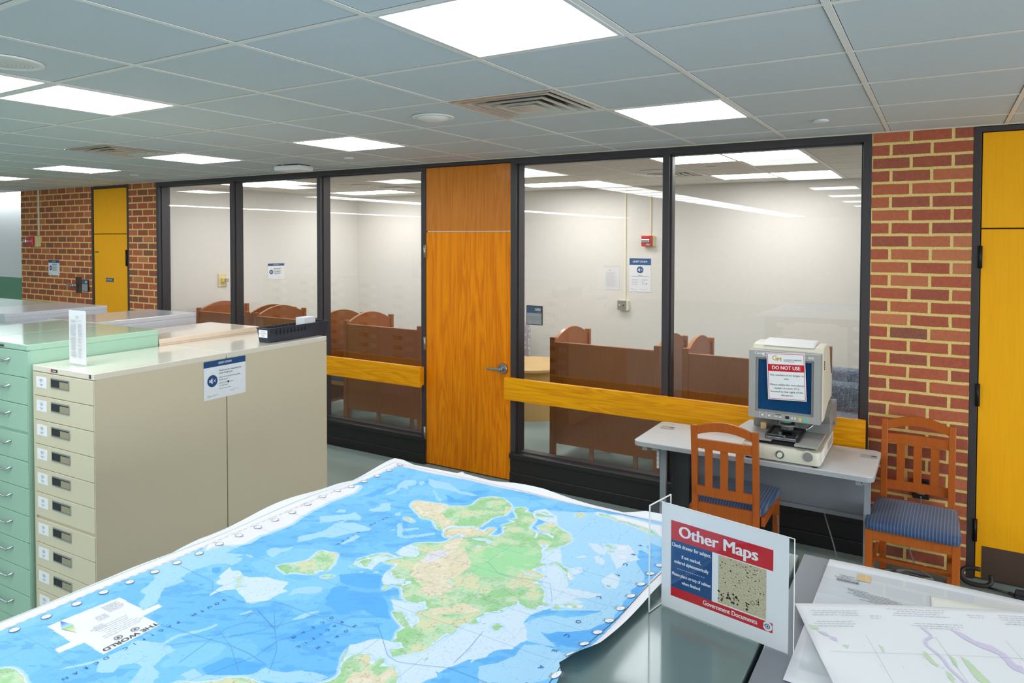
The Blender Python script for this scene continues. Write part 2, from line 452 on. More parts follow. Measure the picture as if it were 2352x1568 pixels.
# ------------------------------------------------------------------ the setting
X0, X1, Y0, YB = -19.0, 4.5, -13.0, 8.62     # outer shell
def struct(o): o['kind'] = 'structure'; return o
struct(BX('floor', (X0, Y0, -.1), (X1, YB, 0), 'carpet'))
def ceiling_part(x0, x1, y0, y1, oy, mat, parent, holes=()):
    # one sheet of tiles, left open where an air diffuser is set in
    xs = [x0]+[GX+i*GS for i in range(-60, 20) if x0+.01 < GX+i*GS < x1-.01]+[x1]
    yy = [y0]+[oy+j*GS for j in range(-60, 30) if y0+.01 < oy+j*GS < y1-.01]+[y1]
    bm = bmesh.new(); V = {}
    def vt(a, b): 
        if (a, b) not in V: V[a, b] = bm.verts.new((a, b, CEIL))
        return V[a, b]
    for xa, xb in zip(xs, xs[1:]):
        for ya, yb in zip(yy, yy[1:]):
            ci, cj = math.floor(((xa+xb)/2-GX)/GS), math.floor(((ya+yb)/2-oy)/GS)
            if (ci, cj) in holes: continue
            bm.faces.new((vt(xa, ya), vt(xa, yb), vt(xb, yb), vt(xb, ya)))
    o = finish('ceiling', bm, mat, parent)
    g = bmesh.new()
    i = math.ceil((x0-GX)/GS)
    while GX+i*GS < x1:
        X = GX+i*GS; box(g, (X-.0118, y0, CEIL-.0025), (X+.0118, y1, CEIL+.001)); i += 1
    j = math.ceil((y0-oy)/GS)
    while oy+j*GS < y1:
        Y = oy+j*GS; box(g, (x0, Y-.0118, CEIL-.002), (x1, Y+.0118, CEIL+.001)); j += 1
    struct(o); finish('ceiling_grid', g, 'tbar', o)
    return o
ceiling_part(X0, X1, Y0, WY+.06, GY, 'ceiling_tile', None, ((-3, 4), (-9, 4)))
ceiling_part(-8.62, .6, WY+.06, YB, ROOM_OY, 'ceiling_tile_room', None, ((-4, 10), (-10, 10)))
# office shell
struct(BX('wall_rear', (X0, Y0-.1, 0), (X1, Y0, CEIL), 'wall_white'))
struct(BX('wall_left', (X0-.1, Y0, 0), (X0, 5.4, CEIL), 'wall_white'))
# side wall right of the camera; its unseen daylight windows are added for brightness
bm = bmesh.new(); SILL, HEAD = .55, 2.50
box(bm, (X1, Y0, 0), (X1+.2, WY+.1, SILL)); box(bm, (X1, Y0, HEAD), (X1+.2, WY+.1, CEIL))
added_wins = [(-8.6+3.2*k, -8.6+3.2*k+2.9) for k in range(4)]
ys = [Y0]+[v for a in added_wins for v in a]+[WY+.1]
for k in range(0, len(ys), 2): box(bm, (X1, ys[k], SILL), (X1+.2, ys[k+1], HEAD))
struct(finish('wall_right', bm, 'wall_white'))
for k, (a, b_) in enumerate(added_wins):
    t = thing('window_%d' % (k+3), None, None); struct(t)
    f = bmesh.new()
    for y in (a, (a+b_)/2-.02, b_-.04): box(f, (X1+.05, y, SILL), (X1+.11, y+.04, HEAD))
    for z in (SILL, HEAD-.04): box(f, (X1+.05, a, z), (X1+.11, b_, z+.04))
    finish('window_frame', f, 'frame_black', t)
    g = bmesh.new(); box(g, (X1+.075, a+.04, SILL+.04), (X1+.081, b_-.04, HEAD-.04)); finish('glass_pane', g, 'glass', t)
    ld = bpy.data.lights.new('sky_portal', 'AREA'); ld.shape = 'RECTANGLE'; ld.size = b_-a; ld.size_y = HEAD-SILL; ld.cycles.is_portal = True
    lo = bpy.data.objects.new('sky_portal', ld); COL.objects.link(lo); lo.location = (X1+.19, (a+b_)/2, (SILL+HEAD)/2); lo.rotation_euler = (R(90), 0, R(90)); lo.parent = t
wl = struct(BX('wall_corridor', (X0, 5.353, 1.44), (-11.2, 5.45, CEIL), 'wall_white'))
BX('wainscot', (X0, 5.349, 0), (-11.2, 5.45, 1.44), 'wall_green', wl)
# brick piers of the front wall
for a, b in ((-11.322, -9.47), (-8.62, -8.05), (-.384, .156), (1.16, X1)):
    struct(BX('wall_front', (a, WY, 0), (b, WY+.16 if a > -11 else WY+.40, CEIL), 'brick'))
struct(BX('wall_front', (-9.47, WY+.0, 2.705), (-8.62, WY+.1, CEIL), 'brick'))
# reading room shell
struct(BX('wall_back', (-8.7, YB, 0), (.7, YB+.1, CEIL), 'wall_cream'))
bm = bmesh.new(); prism(bm, [(-8.5, 5.12), (-8.2, YB), (-8.7, YB), (-8.7, 5.12)], 'z', 0, CEIL); struct(finish('wall_left', bm, 'wall_cream'))
struct(BX('wall_right', (.55, WY+.16, 0), (.65, YB, CEIL), 'wall_cream'))
bm = bmesh.new(); box(bm, (-.40, WY+.161, 0), (.6, WY+.2, CEIL)); box(bm, (-8.6, WY+.161, 0), (-8.03, WY+.2, CEIL)); struct(finish('wall_front', bm, 'wall_cream'))

GLY = WY+.068     # glass plane
def window_unit(n, xl, xr, mull, label):
    t = thing('window_%d' % n, None, None, (0, 0, 0)); struct(t)
    f = bmesh.new(); jw = .05
    for a in (xl, xr-jw): box(f, (a, WY, 0), (a+jw, WY+.15, 2.712), .002)
    box(f, (xl, WY-.001, 2.665), (xr, WY+.15, 2.714), .002)
    finish('window_frame', f, 'frame_black', t)
    # stepped glazing beads
    g = bmesh.new()
    edges = [xl+jw]+[v for a in mull for v in (a, a+.05)]+[xr-jw]
    for k in range(0, len(edges), 2):
        a, b = edges[k], edges[k+1]
        for x in (a, b-.012): box(g, (x, WY+.035, .26), (x+.012, GLY+.03, 2.665), .001)
        box(g, (a, WY+.035, 2.653), (b, GLY+.03, 2.665)); box(g, (a, WY+.035, .25), (b, GLY+.03, .262))
        bmg = bmesh.new(); box(bmg, (a+.001, GLY, .25), (b-.001, GLY+.006, 2.664)); finish('glass_pane', bmg, 'glass', t)
    finish('glazing_bead', g, 'frame_black', t)
    for a in mull: BX('mullion', (a, WY+.001, .2), (a+.05, WY+.14, 2.68), 'frame_black', t, .003)
    s = bmesh.new()
    box(s, (xl+.004, WY-.012, .0), (xr-.004, WY+.145, .215), .004); box(s, (xl+.002, WY-.03, .205), (xr-.002, WY+.145, .252), .008)
    box(s, (xl+.004, WY-.022, .0), (xr-.004, WY+.0, .09), .006)
    finish('window_base', s, 'base_black', t)
window_unit(1, -8.05, -3.972, (-6.69, -5.347), '')
window_unit(2, -3.074, -.384, (-1.763,), '')

# doors
def door(n, xl, xr, fl, fr, top, seam, frame, leafmat, panelmat, y=WY):
    t = thing('door_%d' % n, None, None); struct(t)
    f = bmesh.new()
    if xl-fl > .004: box(f, (fl, y-.002, 0), (xl-.003, y+.12, top+.035), .002)
    if fr-xr > .004: box(f, (xr+.003, y-.002, 0), (fr, y+.12, top+.035), .002)
    box(f, (fl+.0005, y-.0035, top+.004), (fr-.0005, y+.119, top+.034), .002)
    box(f, (fl, y+.06, 0), (fr, y+.12, top+.03))
    finish('door_frame', f, frame, t)
    leaf = BX('door_leaf', (xl+.002, y+.008, .012), (xr-.002, y+.052, seam-.004), leafmat, t, .002)
    BX('transom_panel', (xl+.002, y+.008, seam+.004), (xr-.002, y+.052, top), panelmat, t, .002)
    return t, leaf
d1, leaf1 = door(1, -3.972, -3.074, -4.016, -3.074, 2.676, 2.108, 'frame_black', 'door_oak', 'transom_oak')
BX('transom_strip', (-3.95, WY+.004, 2.1045), (-3.076, WY+.02, 2.1115), 'plastic_cream', d1)
def hinge(parent, x, z, y, mat, h=.11, w=.022):
    b = bmesh.new(); cyl(b, (x, y, z-h/2), (x, y, z+h/2), .008, seg=12); box(b, (x-w, y+.002, z-h/2), (x+w, y+.009, z+h/2))
    finish('hinge', b, mat, parent)
for z in (1.93, 1.10, .285): hinge(d1, -3.978, z, WY-.008, 'steel', .115, .012)
# lever handle of the middle door
b = bmesh.new(); hx, hz = -3.15, .947
cyl(b, (hx, WY+.01, hz), (hx, WY-.012, hz), .048, .044, 32); cyl(b, (hx, WY-.012, hz), (hx, WY-.05, hz), .019, .016, 20)
h_ = finish('door_handle', b, 'steel', leaf1)
b = bmesh.new(); box(b, (hx-.125, WY-.062, hz-.012), (hx+.016, WY-.044, hz+.012), .006); cyl(b, (hx, WY-.063, hz), (hx, WY-.0655, hz), .006, seg=10)
finish('lever', b, 'steel', h_)
d2, leaf2 = door(2, -9.427, -8.667, -9.47, -8.62, 2.677, 2.10, 'frame_brown', 'door_oak_plain', 'door_oak_plain')
for z in (1.80, .95): hinge(d2, -8.672, z, WY-.008, 'hinge_black', .2, .022)
# name plate on the narrow door
b = bmesh.new(); box(b, (-9.15, WY+.001, 1.490), (-8.985, WY+.009, 1.54)); np_ = finish('name_plate', b, 'sign_slate', leaf2)
b = bmesh.new(); text(b, 'CUSTODIAL', .03, 0, 0, 0, bold=.01, width=.13, mat=face_matrix((-9.067, WY-.001, 1.515), (1, 0, 0), (0, 0, 1))); finish('lettering', b, 'card_white', np_)
b = bmesh.new(); box(b, (-9.43+.03, WY+.006, 1.86), (-9.43+.11, WY+.009, 1.875)); finish('scratch_mark', b, 'bronze', leaf2)
d3, leaf3 = door(3, .200, 1.10, .156, 1.16, 2.676, 2.108, 'frame_brown', 'door_oak_plain', 'door_oak_plain')
for z in (1.939, 1.115, .30): hinge(d3, .198, z, WY-.008, 'hinge_black', .135, .012)
BX('kick_plate', (.236, WY+.004, .012), (1.09, WY+.009, .208), 'kick_bronze', leaf3)
# trim: thin sealant line where brick meets the ceiling
tr = BX('trim_1', (-8.62, WY-.004, CEIL-.008), (X1, WY+.01, CEIL), 'paint_tan'); struct(tr)

# ------------------------------------------------------------------ ceiling fittings
PX = lambda i: GX+i*GS
def light_fixture(i, j, oy=GY, w=1, glow='panel_light', label='', group='square ceiling light panels of the open office'):
    x0, y0 = PX(i), oy+j*GS
    t = thing('ceiling_light', label, 'ceiling light', (x0+w*GS/2, y0+GS/2, CEIL), group=group)
    f = bmesh.new(); hw, hd = w*GS/2-.0118, GS/2-.0118; inn = .016
    for a, b_ in (((-hw, -hd), (hw, -hd+inn)), ((-hw, hd-inn), (hw, hd)), ((-hw, -hd+inn), (-hw+inn, hd-inn)), ((hw-inn, -hd+inn), (hw, hd-inn))):
        box(f, (a[0], a[1], -.004), (b_[0], b_[1], .004))
    finish('frame', f, 'fixture_white', t)
    d = bmesh.new()
    vs = [d.verts.new(p) for p in ((-hw+inn, -hd+inn, -.002), (-hw+inn, hd-inn, -.002), (hw-inn, hd-inn, -.002), (hw-inn, -hd+inn, -.002))]
    d.faces.new(vs); finish('diffuser', d, glow, t)
    return t
seen_l = {(-2, 2): 'largest square ceiling light panel, cut off by the top edge', (-2, 5): 'square ceiling light panel near the brick pier and metal air vent',
 (-6, 2): 'glowing square light panel at far left, nearest of the left ones', (-6, 1): 'glowing light panel touching the left edge beside a round speaker',
 (-6, 5): 'square light panel left of the round dome on the ceiling', (-9, 5): 'square light panel just right of the dirty far vent',
 (-12, 5): 'square light panel over the far brick wall', (-15, 5): 'furthest light panel, a sliver at the left edge'}
for (i, j), lb in seen_l.items(): light_fixture(i, j, label=lb)
REST = 'ceiling light panel seen only as a reflection in the glass'
for j in range(0, -21, -1): light_fixture(-6, j, label=REST, group='row of panels reflected in the glass')
for i in (-14, -22):
    for j in range(2, -19, -1): light_fixture(i, j, label=REST, group='row of panels reflected in the glass')
for j in (-1, -4, -7, -10, -13): light_fixture(-2, j, label=REST, group='row of panels reflected in the glass')
for j in (2, -1, -4, -7): light_fixture(3, j, label=REST, group='row of panels reflected in the glass')
ROOML = {(-3, 8): 'long ceiling panel behind the right hand window, nearer one', (-3, 11): 'long ceiling panel behind the right hand window, against the cream wall',
 (-7.05, 8): 'long room light beside the wooden door, nearer one', (-7.05, 11): 'long room light beside the wooden door, nearer the back wall',
 (-12.2, 8): 'long room light seen in the middle left window, nearer one', (-12.2, 11): 'long room light seen in the window left of the door, far one'}
for (i, j), lb in ROOML.items(): light_fixture(i, j, ROOM_OY, 2, 'panel_light_room', lb, 'long light panels in the reading room')

def vent(x, y, label, depth=.0):
    t = thing('ceiling_vent', label, 'air vent', (x, y, CEIL), group='square air diffusers')
    f = bmesh.new(); h = .293
    for r0, r1, z0, z1 in ((h, h-.03, -.004, -.006),):
        pass
    def ring(bm, ro, zo, ri, zi):
        A = [bm.verts.new(p) for p in ((-ro, -ro, zo), (ro, -ro, zo), (ro, ro, zo), (-ro, ro, zo))]
        B = [bm.verts.new(p) for p in ((-ri, -ri, zi), (ri, -ri, zi), (ri, ri, zi), (-ri, ri, zi))]
        for k in range(4): bm.faces.new((A[k], A[(k+1) % 4], B[(k+1) % 4], B[k]))
    ring(f, .295, -.004, .272, -.007); ring(f, .272, -.007, .262, .012); finish('frame', f, 'steel_bright', t)
    bk = bmesh.new()
    for a, c in (((-.30, -.30, .12), (.30, .30, .13)), ((-.30, -.30, .003), (-.292, .30, .12)), ((.292, -.30, .003), (.30, .30, .12)), ((-.292, -.30, .003), (.292, -.292, .12)), ((-.292, .292, .003), (.292, .30, .12))): box(bk, a, c)
    finish('duct_box', bk, 'vent_dark', t)
    for ro, ri, zl in ((.245, .185, -.004), (.185, .125, -.008), (.128, .075, -.012)):
        s = bmesh.new(); ring(s, ro, zl+.004, ro, zl-.004); ring(s, ro, zl-.004, ro-.012, zl-.004); ring(s, ro-.012, zl-.004, ri, zl+.055); finish('cone', s, 'steel_bright', t)
    s = bmesh.new(); box(s, (-.072, -.072, -.016), (.072, .072, -.010), .003); finish('centre_plate', s, 'steel_bright', t)
    return t
def vent_real(i, j, oy, label):
    # cones hang a little below the tile plane
    return vent(PX(i)+GS/2, oy+(j+.5)*GS, label)
vent_real(-3, 4, GY, 'shiny square air vent in the middle of the ceiling')
vent_real(-9, 4, GY, 'dusty square air vent on the far left ceiling')
vent_real(-4, 10, ROOM_OY, 'air vent inside the room behind the mullion')
vent_real(-10, 10, ROOM_OY, 'air vent inside the room, left of the wooden door')
def speaker(x, y, label, r=.105, dome=True):
    t = thing('ceiling_speaker', label, 'ceiling speaker', (x, y, CEIL), group='round ceiling speakers')
    b = bmesh.new(); lathe(b, [(r, -.001), (r+.012, -.004), (r+.01, -.009), (r-.006, -.011), (r-.012, -.004)]); finish('rim', b, 'tbar', t, True)
    b = bmesh.new()
    if dome: lathe(b, [(r-.01, -.004), (r*.8, -.016), (r*.5, -.026), (0, -.030)])
    else: lathe(b, [(r-.01, -.005), (r*.7, -.010), (0, -.012)])
    g_ = finish('grille', b, 'tbar', t, True)
    b = bmesh.new()
    if not dome:
        for k in range(1, 8): disc(b, 0, 0, r*.11*k+.002, -.0135, 24, r*.11*k)
        bmesh.ops.reverse_faces(b, faces=b.faces[:]); finish('perforation_ring', b, 'ink_faint', g_)
    else: b.free()
    return t
speaker(PX(-3.5), GY+4.5*GS, 'round domed speaker left of the shiny vent')
speaker(-3.10, 1.33, 'round perforated speaker cut by the left edge', .122, False)
speaker(-2.45, 6.73, 'round speaker ring in the room behind the right windows', .12, False)
speaker(-6.27, 6.67, 'round speaker ring in the room left of the door', .12, False)
def sprinkler(x, y, label):
    t = thing('sprinkler_cover', label, 'sprinkler', (x, y, CEIL), group='small round sprinkler covers')
    b = bmesh.new(); lathe(b, [(.042, -.001), (.044, -.009), (.040, -.012), (0, -.013)]); finish('cover', b, 'fixture_white', t, True)
    b = bmesh.new(); lathe(b, [(.034, 0), (.034, -.008)]); finish('collar', b, 'dark_void', t, True)
sprinkler(PX(-6.5), GY+6.5*GS, 'small round sprinkler cover between the two middle light panels')
sprinkler(PX(-.5), GY+6.5*GS, 'small round sprinkler cover above the brick pier')
sprinkler(PX(-11.6), GY+6.5*GS, 'small round sprinkler cover over the narrow far door')
sprinkler(-1.84, 6.6, 'small round sprinkler cover inside the reading room')
t = thing('motion_sensor', 'white plastic sensor box on the ceiling above the left windows', 'sensor', (-5.13, 4.56, CEIL), R(8))
b = bmesh.new(); box(b, (-.15, -.10, -.058), (.15, .10, -.008), .016); finish('housing', b, 'device_white', t, 'auto')
b = bmesh.new(); box(b, (-.12, -.08, -.009), (.12, .08, 0)); finish('mounting_plate', b, 'dark_void', t)

# ------------------------------------------------------------------ guard rails in front of the glass
def rail(label, x0, x1, blocks):
    t = thing('guard_rail', label, 'wooden rail', (0, 0, 0), group='oak rails across the glass')
    BX('board', (x0, WY-.092, .712), (x1, WY-.058, .896), 'rail_oak', t, .004)
    for bx in blocks: BX('spacer_block', (bx, WY-.0575, .72), (bx+.06, WY-.0005, .885), 'rail_oak', t, .002)
rail('orange oak rail across the left windows, ending beside the door', -8.0, -3.965, (-4.048, -5.35, -6.69, -7.99))
rail('long orange oak rail across the right windows, behind the desk', -3.08, -.392, (-3.072, -1.77, -.46))
# ------------------------------------------------------------------ slat back chairs
def chair_parts(t, wm, fabric, low=False):
    # local: front at -y, back posts at +y, origin on the floor under the seat
    # seat cushion
    def cushion():
        b = bmesh.new(); N = 14
        def outline(f):
            hw = .232-.022*max(0, f*2-1)      # narrows to the back
            return hw
        g = []
        for j in range(N+1):
            v = j/N; y = -.272+v*.475; row = []
            for i in range(N+1):
                u = i/N*2-1
                hw = .233-.026*v
                # rounded corners
                cx = abs(u)**8; cy = abs(2*v-1)**8
                x = u*hw*(1-.05*cy); yy = -.035+(y+.035)*(1-.03*cx)
                z = .462+.022*(1-abs(u)**4)*(1-abs(2*v-1)**4)
                row.append((x, yy, z))
            g.append(row)
        top = [[b.verts.new(p) for p in r_] for r_ in g]
        mid = {}
        for j in range(N+1):
            for i in range(N+1):
                if i in (0, N) or j in (0, N):
                    x, y, z = g[j][i]; mid[(j, i)] = (b.verts.new((x*1.02, -.035+(y+.035)*1.02, z-.022)), b.verts.new((x, y, z-.045)))
        for j in range(N):
            for i in range(N): b.faces.new((top[j][i], top[j][i+1], top[j+1][i+1], top[j+1][i]))
        rim = [(0, i) for i in range(N)]+[(j, N) for j in range(N)]+[(N, i) for i in range(N, 0, -1)]+[(j, 0) for j in range(N, 0, -1)]
        for k in range(len(rim)):
            p, q = rim[k], rim[(k+1) % len(rim)]
            b.faces.new((top[p[0]][p[1]], mid[p][0], mid[q][0], top[q[0]][q[1]])); b.faces.new((mid[p][0], mid[p][1], mid[q][1], mid[q][0]))
        b.faces.new([mid[r_][1] for r_ in rim][::1])
        bmesh.ops.recalc_face_normals(b, faces=b.faces[:])
        return b
    finish('seat', cushion(), fabric, t, True)
    top = .93 if not low else .69
    for s in (-1, 1):
        b = bmesh.new(); prism(b, [(-.262, 0), (-.222, 0), (-.222, .418), (-.262, .418)], 'x', s*.228, s*.190, bev=.003); finish('leg', b, wm, t)
        b = bmesh.new()
        prism(b, [(.262, 0), (.222, 0), (.205, .42), (.228, .70), (.262, top), (.288, top), (.262, .70), (.243, .42)][::-1], 'x', s*.196, s*.160, bev=.003); finish('leg', b, wm, t)
        b = bmesh.new(); box(b, (s*.222, -.222, .365), (s*.200, .205, .418), .002); finish('apron', b, wm, t)
        b = bmesh.new(); box(b, (s*.215, -.224, .14), (s*.197, .220, .172), .002); finish('stretcher', b, wm, t)
    b = bmesh.new(); box(b, (-.19, -.26, .362), (.19, -.236, .418), .002); finish('apron', b, wm, t)
    b = bmesh.new(); box(b, (-.16, .215, .365), (.16, .238, .455), .002); finish('apron', b, wm, t)
    b = bmesh.new(); box(b, (-.2, -.012, .143), (.2, .008, .168), .002); finish('stretcher', b, wm, t)
    # arched crest rail
    def ypos(z): return .2425+(z-.42)*.068 if z < .7 else .245+(z-.7)*.11
    def arch(z0, z1, rise0, rise1, th=.02, n=14):
        b = bmesh.new(); A = []
        for i in range(n+1):
            u = i/n*2-1; x = u*.163; lo = z0+rise0*(1-u*u); hi = z1+rise1*(1-u*u); bow = .008*(1-u*u)
            y0 = ypos(z0)+bow-.006
            A.append([b.verts.new(p) for p in ((x, y0, lo), (x, y0+th, lo), (x, y0+th+.003, hi), (x, y0+.003, hi))])
        for p, q in zip(A, A[1:]):
            for k in range(4): b.faces.new((p[k], p[(k+1) % 4], q[(k+1) % 4], q[k]))
        b.faces.new(A[0][::-1]); b.faces.new(A[-1]); bmesh.ops.recalc_face_normals(b, faces=b.faces[:]); return b
    if not low:
        finish('crest_rail', arch(.872, .921, .036, .042), wm, t)
        finish('back_rail', arch(.792, .846, 0, .004), wm, t); finish('back_rail', arch(.508, .562, 0, 0), wm, t)
        for x in (-.09, 0, .09):
            b = bmesh.new(); y0, y1 = ypos(.55)+.002, ypos(.80)+.004
            prism(b, [(y0, .553), (y0+.011, .553), (y1+.011, .80), (y1, .80)], 'x', x-.0225, x+.0225, bev=.002); finish('slat', b, wm, t)
    else:
        finish('crest_rail', arch(.64, .685, .004, .006), wm, t); finish('back_rail', arch(.55, .60, 0, 0), wm, t)
    return t
c1 = thing('dining_chair', 'slat back wooden chair facing the desk, behind the acrylic sign', 'chair', (-1.080, 4.452, 0), PI+R(1), 'orange slat back chairs')
chair_parts(c1, 'chair_wood', 'seat_fabric')
c2 = copy_tree(c1); c2['label'] = 'slat back wooden chair standing against the brick wall, facing out'; c2.location = (-.110, 4.66, 0); c2.rotation_euler = (0, 0, R(-1.5))

# ------------------------------------------------------------------ desk
t = thing('computer_desk', 'pale grey desk against the glass, carrying the microform reader', 'desk', (-.99, 4.585, 0))
def rounded(x0, y0, x1, y1, r, n=6):
    P = []
    for cx, cy, a in ((x1-r, y1-r, 0), (x0+r, y1-r, 90), (x0+r, y0+r, 180), (x1-r, y0+r, 270)):
        for k in range(n+1): P.append((cx+r*math.cos(R(a+90*k/n)), cy+r*math.sin(R(a+90*k/n))))
    return P
b = bmesh.new(); prism(b, rounded(-.70, -.285, .695, .288, .04), 'z', .708, .74, bev=.004); tp = finish('desk_top', b, 'desk_grey', t, 'auto')
b = bmesh.new(); prism(b, rounded(-.7005, -.2855, .6955, .2885, .04), 'z', .712, .735); finish('edge_band', b, 'desk_edge', tp)
for gx in (-.606, .638):
    b = bmesh.new(); prism(b, rounded(gx-.045, .09, gx+.045, .155, .012, 3), 'z', .739, .7435); g_ = finish('cable_grommet', b, 'plastic_grey', tp)
    b = bmesh.new(); box(b, (gx+.012, .122, .7433), (gx+.04, .138, .7442)); finish('slot', b, 'dark_void', g_)
for x0, x1 in ((-.588, -.545), (.630, .665)):
    b = bmesh.new(); box(b, (x0, -.085, 0), (x1, -.062, .705), .003); box(b, (x0, -.20, 0), (x1, .27, .03), .004); box(b, (x0, -.24, .68), (x1, .26, .708)); finish('leg', b, 'desk_leg', t)
for x0, x1 in ((-.545, -.42),):
    b = bmesh.new(); box(b, (x0+.002, .02, .02), (x1, .10, .70), .003); finish('cable_column', b, 'desk_dark', t)
b = bmesh.new(); box(b, (-.54, .12, .375), (.625, .135, .705)); box(b, (-.54, .105, .355), (.625, .14, .382), .003); finish('modesty_panel', b, 'desk_panel', t)
for x in (-.655, .60):
    b = bmesh.new(); box(b, (x, -.24, .672), (x+.035, -.05, .708), .002); finish('bracket', b, 'desk_leg', t)
t = thing('power_strip', 'white power strip fixed upright on the left leg of the desk', 'power strip', (-1.585, 4.52, .52))
b = bmesh.new(); box(b, (-.012, -.03, 0), (.004, .0, .15), .003); st = finish('housing', b, 'device_white', t)
b = bmesh.new()
for z in (.02, .05, .08, .11): box(b, (-.006, -.0312, z), (-.001, -.0298, z+.008))
finish('socket', b, 'ink_grey', t)

# ------------------------------------------------------------------ microform reader
def rebase(root, loc):
    loc = Vector(loc); root.location = loc
    def rec(o):
        for ch in o.children:
            if ch.data: ch.data.transform(Matrix.Translation(-loc))
            rec(ch)
    rec(root)
t = thing('microform_reader', 'big grey and cream microform reader with a blue screen, on the desk', 'microfilm reader')
b = bmesh.new()
P = rounded(-1.0, 4.295, -.566, 4.885, .03, 5)
prism(b, P, 'z', .752, .832, bev=.008); base_ = finish('base', b, 'plastic_cream', t, 'auto')
b = bmesh.new()
for x, y in ((-.97, 4.33), (-.6, 4.33), (-.97, 4.85), (-.6, 4.85)): cyl(b, (x, y, .7402), (x, y, .756), .016, seg=12)
finish('foot', b, 'rubber_black', t)
b = bmesh.new(); cyl(b, (-.783, 4.296, .793), (-.783, 4.290, .793), .023, seg=28); k_ = finish('focus_knob', b, 'chrome', t)
b = bmesh.new(); cyl(b, (-.783, 4.291, .793), (-.783, 4.272, .793), .015, .013, 20); finish('grip', b, 'plastic_cream', k_)
b = bmesh.new(); cyl(b, (-.632, 4.296, .802), (-.632, 4.293, .802), .036, seg=32); k_ = finish('dial_ring', b, 'plastic_cream', t, 'auto')
b = bmesh.new(); cyl(b, (-.632, 4.294, .802), (-.632, 4.287, .802), .027, .026, 32); finish('dial', b, 'plastic_grey_dark', k_)
b = bmesh.new(); box(b, (-.5665, 4.34, .765), (-.5615, 4.44, .835), .002); finish('paper_tag', b, 'card_white', t)
b = bmesh.new()
for k in range(9): box(b, (-.567, 4.60+k*.025, .775), (-.5645, 4.612+k*.025, .822))
finish('side_vent', b, 'plastic_grey', t)
# stage plates
b = bmesh.new(); prism(b, [(-1.078, 4.50), (-1.055, 4.74), (-.84, 4.74), (-.84, 4.325), (-1.0, 4.325)], 'z', .853, .866, bev=.002); finish('stage_plate', b, 'plastic_grey', t)
b = bmesh.new(); box(b, (-.705, 4.287, .853), (-.580, 4.74, .866), .002); finish('stage_plate', b, 'plastic_grey', t)
b = bmesh.new(); box(b, (-.97, 4.35, .83), (-.60, 4.86, .853)); finish('deck', b, 'dark_void', t)
# film carrier
b = bmesh.new(); zc = .885
for a, c in (((-.88, 4.36, .868), (-.867, 4.60, zc)), ((-.70, 4.32, .868), (-.688, 4.60, zc)), ((-.88, 4.59, .868), (-.688, 4.60, zc)), ((-.88, 4.352, .868), (-.688, 4.362, zc-.004))): box(b, a, c, .001)
fr = finish('film_carrier', b, 'rubber_black', t)
b = bmesh.new(); box(b, (-.868, 4.335, .874), (-.70, 4.59, .879)); finish('glass_plate', b, 'acrylic_edge', fr)
b = bmesh.new(); box(b, (-.872, 4.322, .868), (-.70, 4.336, .884), .002); box(b, (-.868, 4.318, .895), (-.768, 4.326, .900)); box(b, (-.868, 4.318, .872), (-.864, 4.326, .900)); box(b, (-.772, 4.318, .868), (-.760, 4.330, .900), .001); finish('carrier_handle', b, 'steel', fr)
# lens
b = bmesh.new(); cyl(b, (-.780, 4.50, .884), (-.780, 4.50, .915), .028, .032, 28); L_ = finish('lens', b, 'rubber_black', t)
b = bmesh.new()
for k in range(28):
    a = 2*PI*k/28; box(b, (-.001, -.0015, 0), (.004, .0015, .02), 0, 0, Matrix.Translation((-.780+.031*math.cos(a), 4.50+.031*math.sin(a), .896)) @ Matrix.Rotation(a, 4, 'Z'))
cyl(b, (-.780, 4.50, .916), (-.780, 4.50, .926), .044, .040, 28); finish('zoom_ring', b, 'plastic_grey_dark', L_)
b = bmesh.new(); box(b, (-.842, 4.475, .925), (-.838, 4.56, .968)); box(b, (-.728, 4.475, .925), (-.724, 4.56, .968)); box(b, (-.84, 4.555, .90), (-.726, 4.56, .968)); finish('lens_bracket', b, 'steel', t)
b = bmesh.new(); disc(b, 0, 0, .03, 0, 24); bmesh.ops.transform(b, matrix=Matrix.Translation((-.78, 4.474, .948)) @ Matrix.Rotation(R(90), 4, 'X') @ Matrix.Diagonal((1, .35, 1, 1)), verts=b.verts[:]); finish('lens_glass', b, 'btn_green', L_)
b = bmesh.new(); cyl(b, (-.672, 4.48, .905), (-.615, 4.56, .955), .007, seg=12); finish('lever', b, 'steel', t)
b = bmesh.new(); box(b, (-.945, 4.545, .866), (-.912, 4.575, .905), .002); finish('film_clip', b, 'orange_label', t)
# rear housing under the head
b = bmesh.new(); prism(b, [(4.60, .868), (4.88, .868), (4.88, 1.03), (4.70, 1.03), (4.56, .985), (4.60, .93)], 'x', -1.0, -.55, bev=.005); finish('rear_housing', b, 'plastic_grey_dark', t)
b = bmesh.new(); box(b, (-.5505, 4.66, .905), (-.547, 4.76, .925), .001); box(b, (-.547, 4.69, .91), (-.540, 4.72, .920)); finish('side_switch', b, 'steel', t)
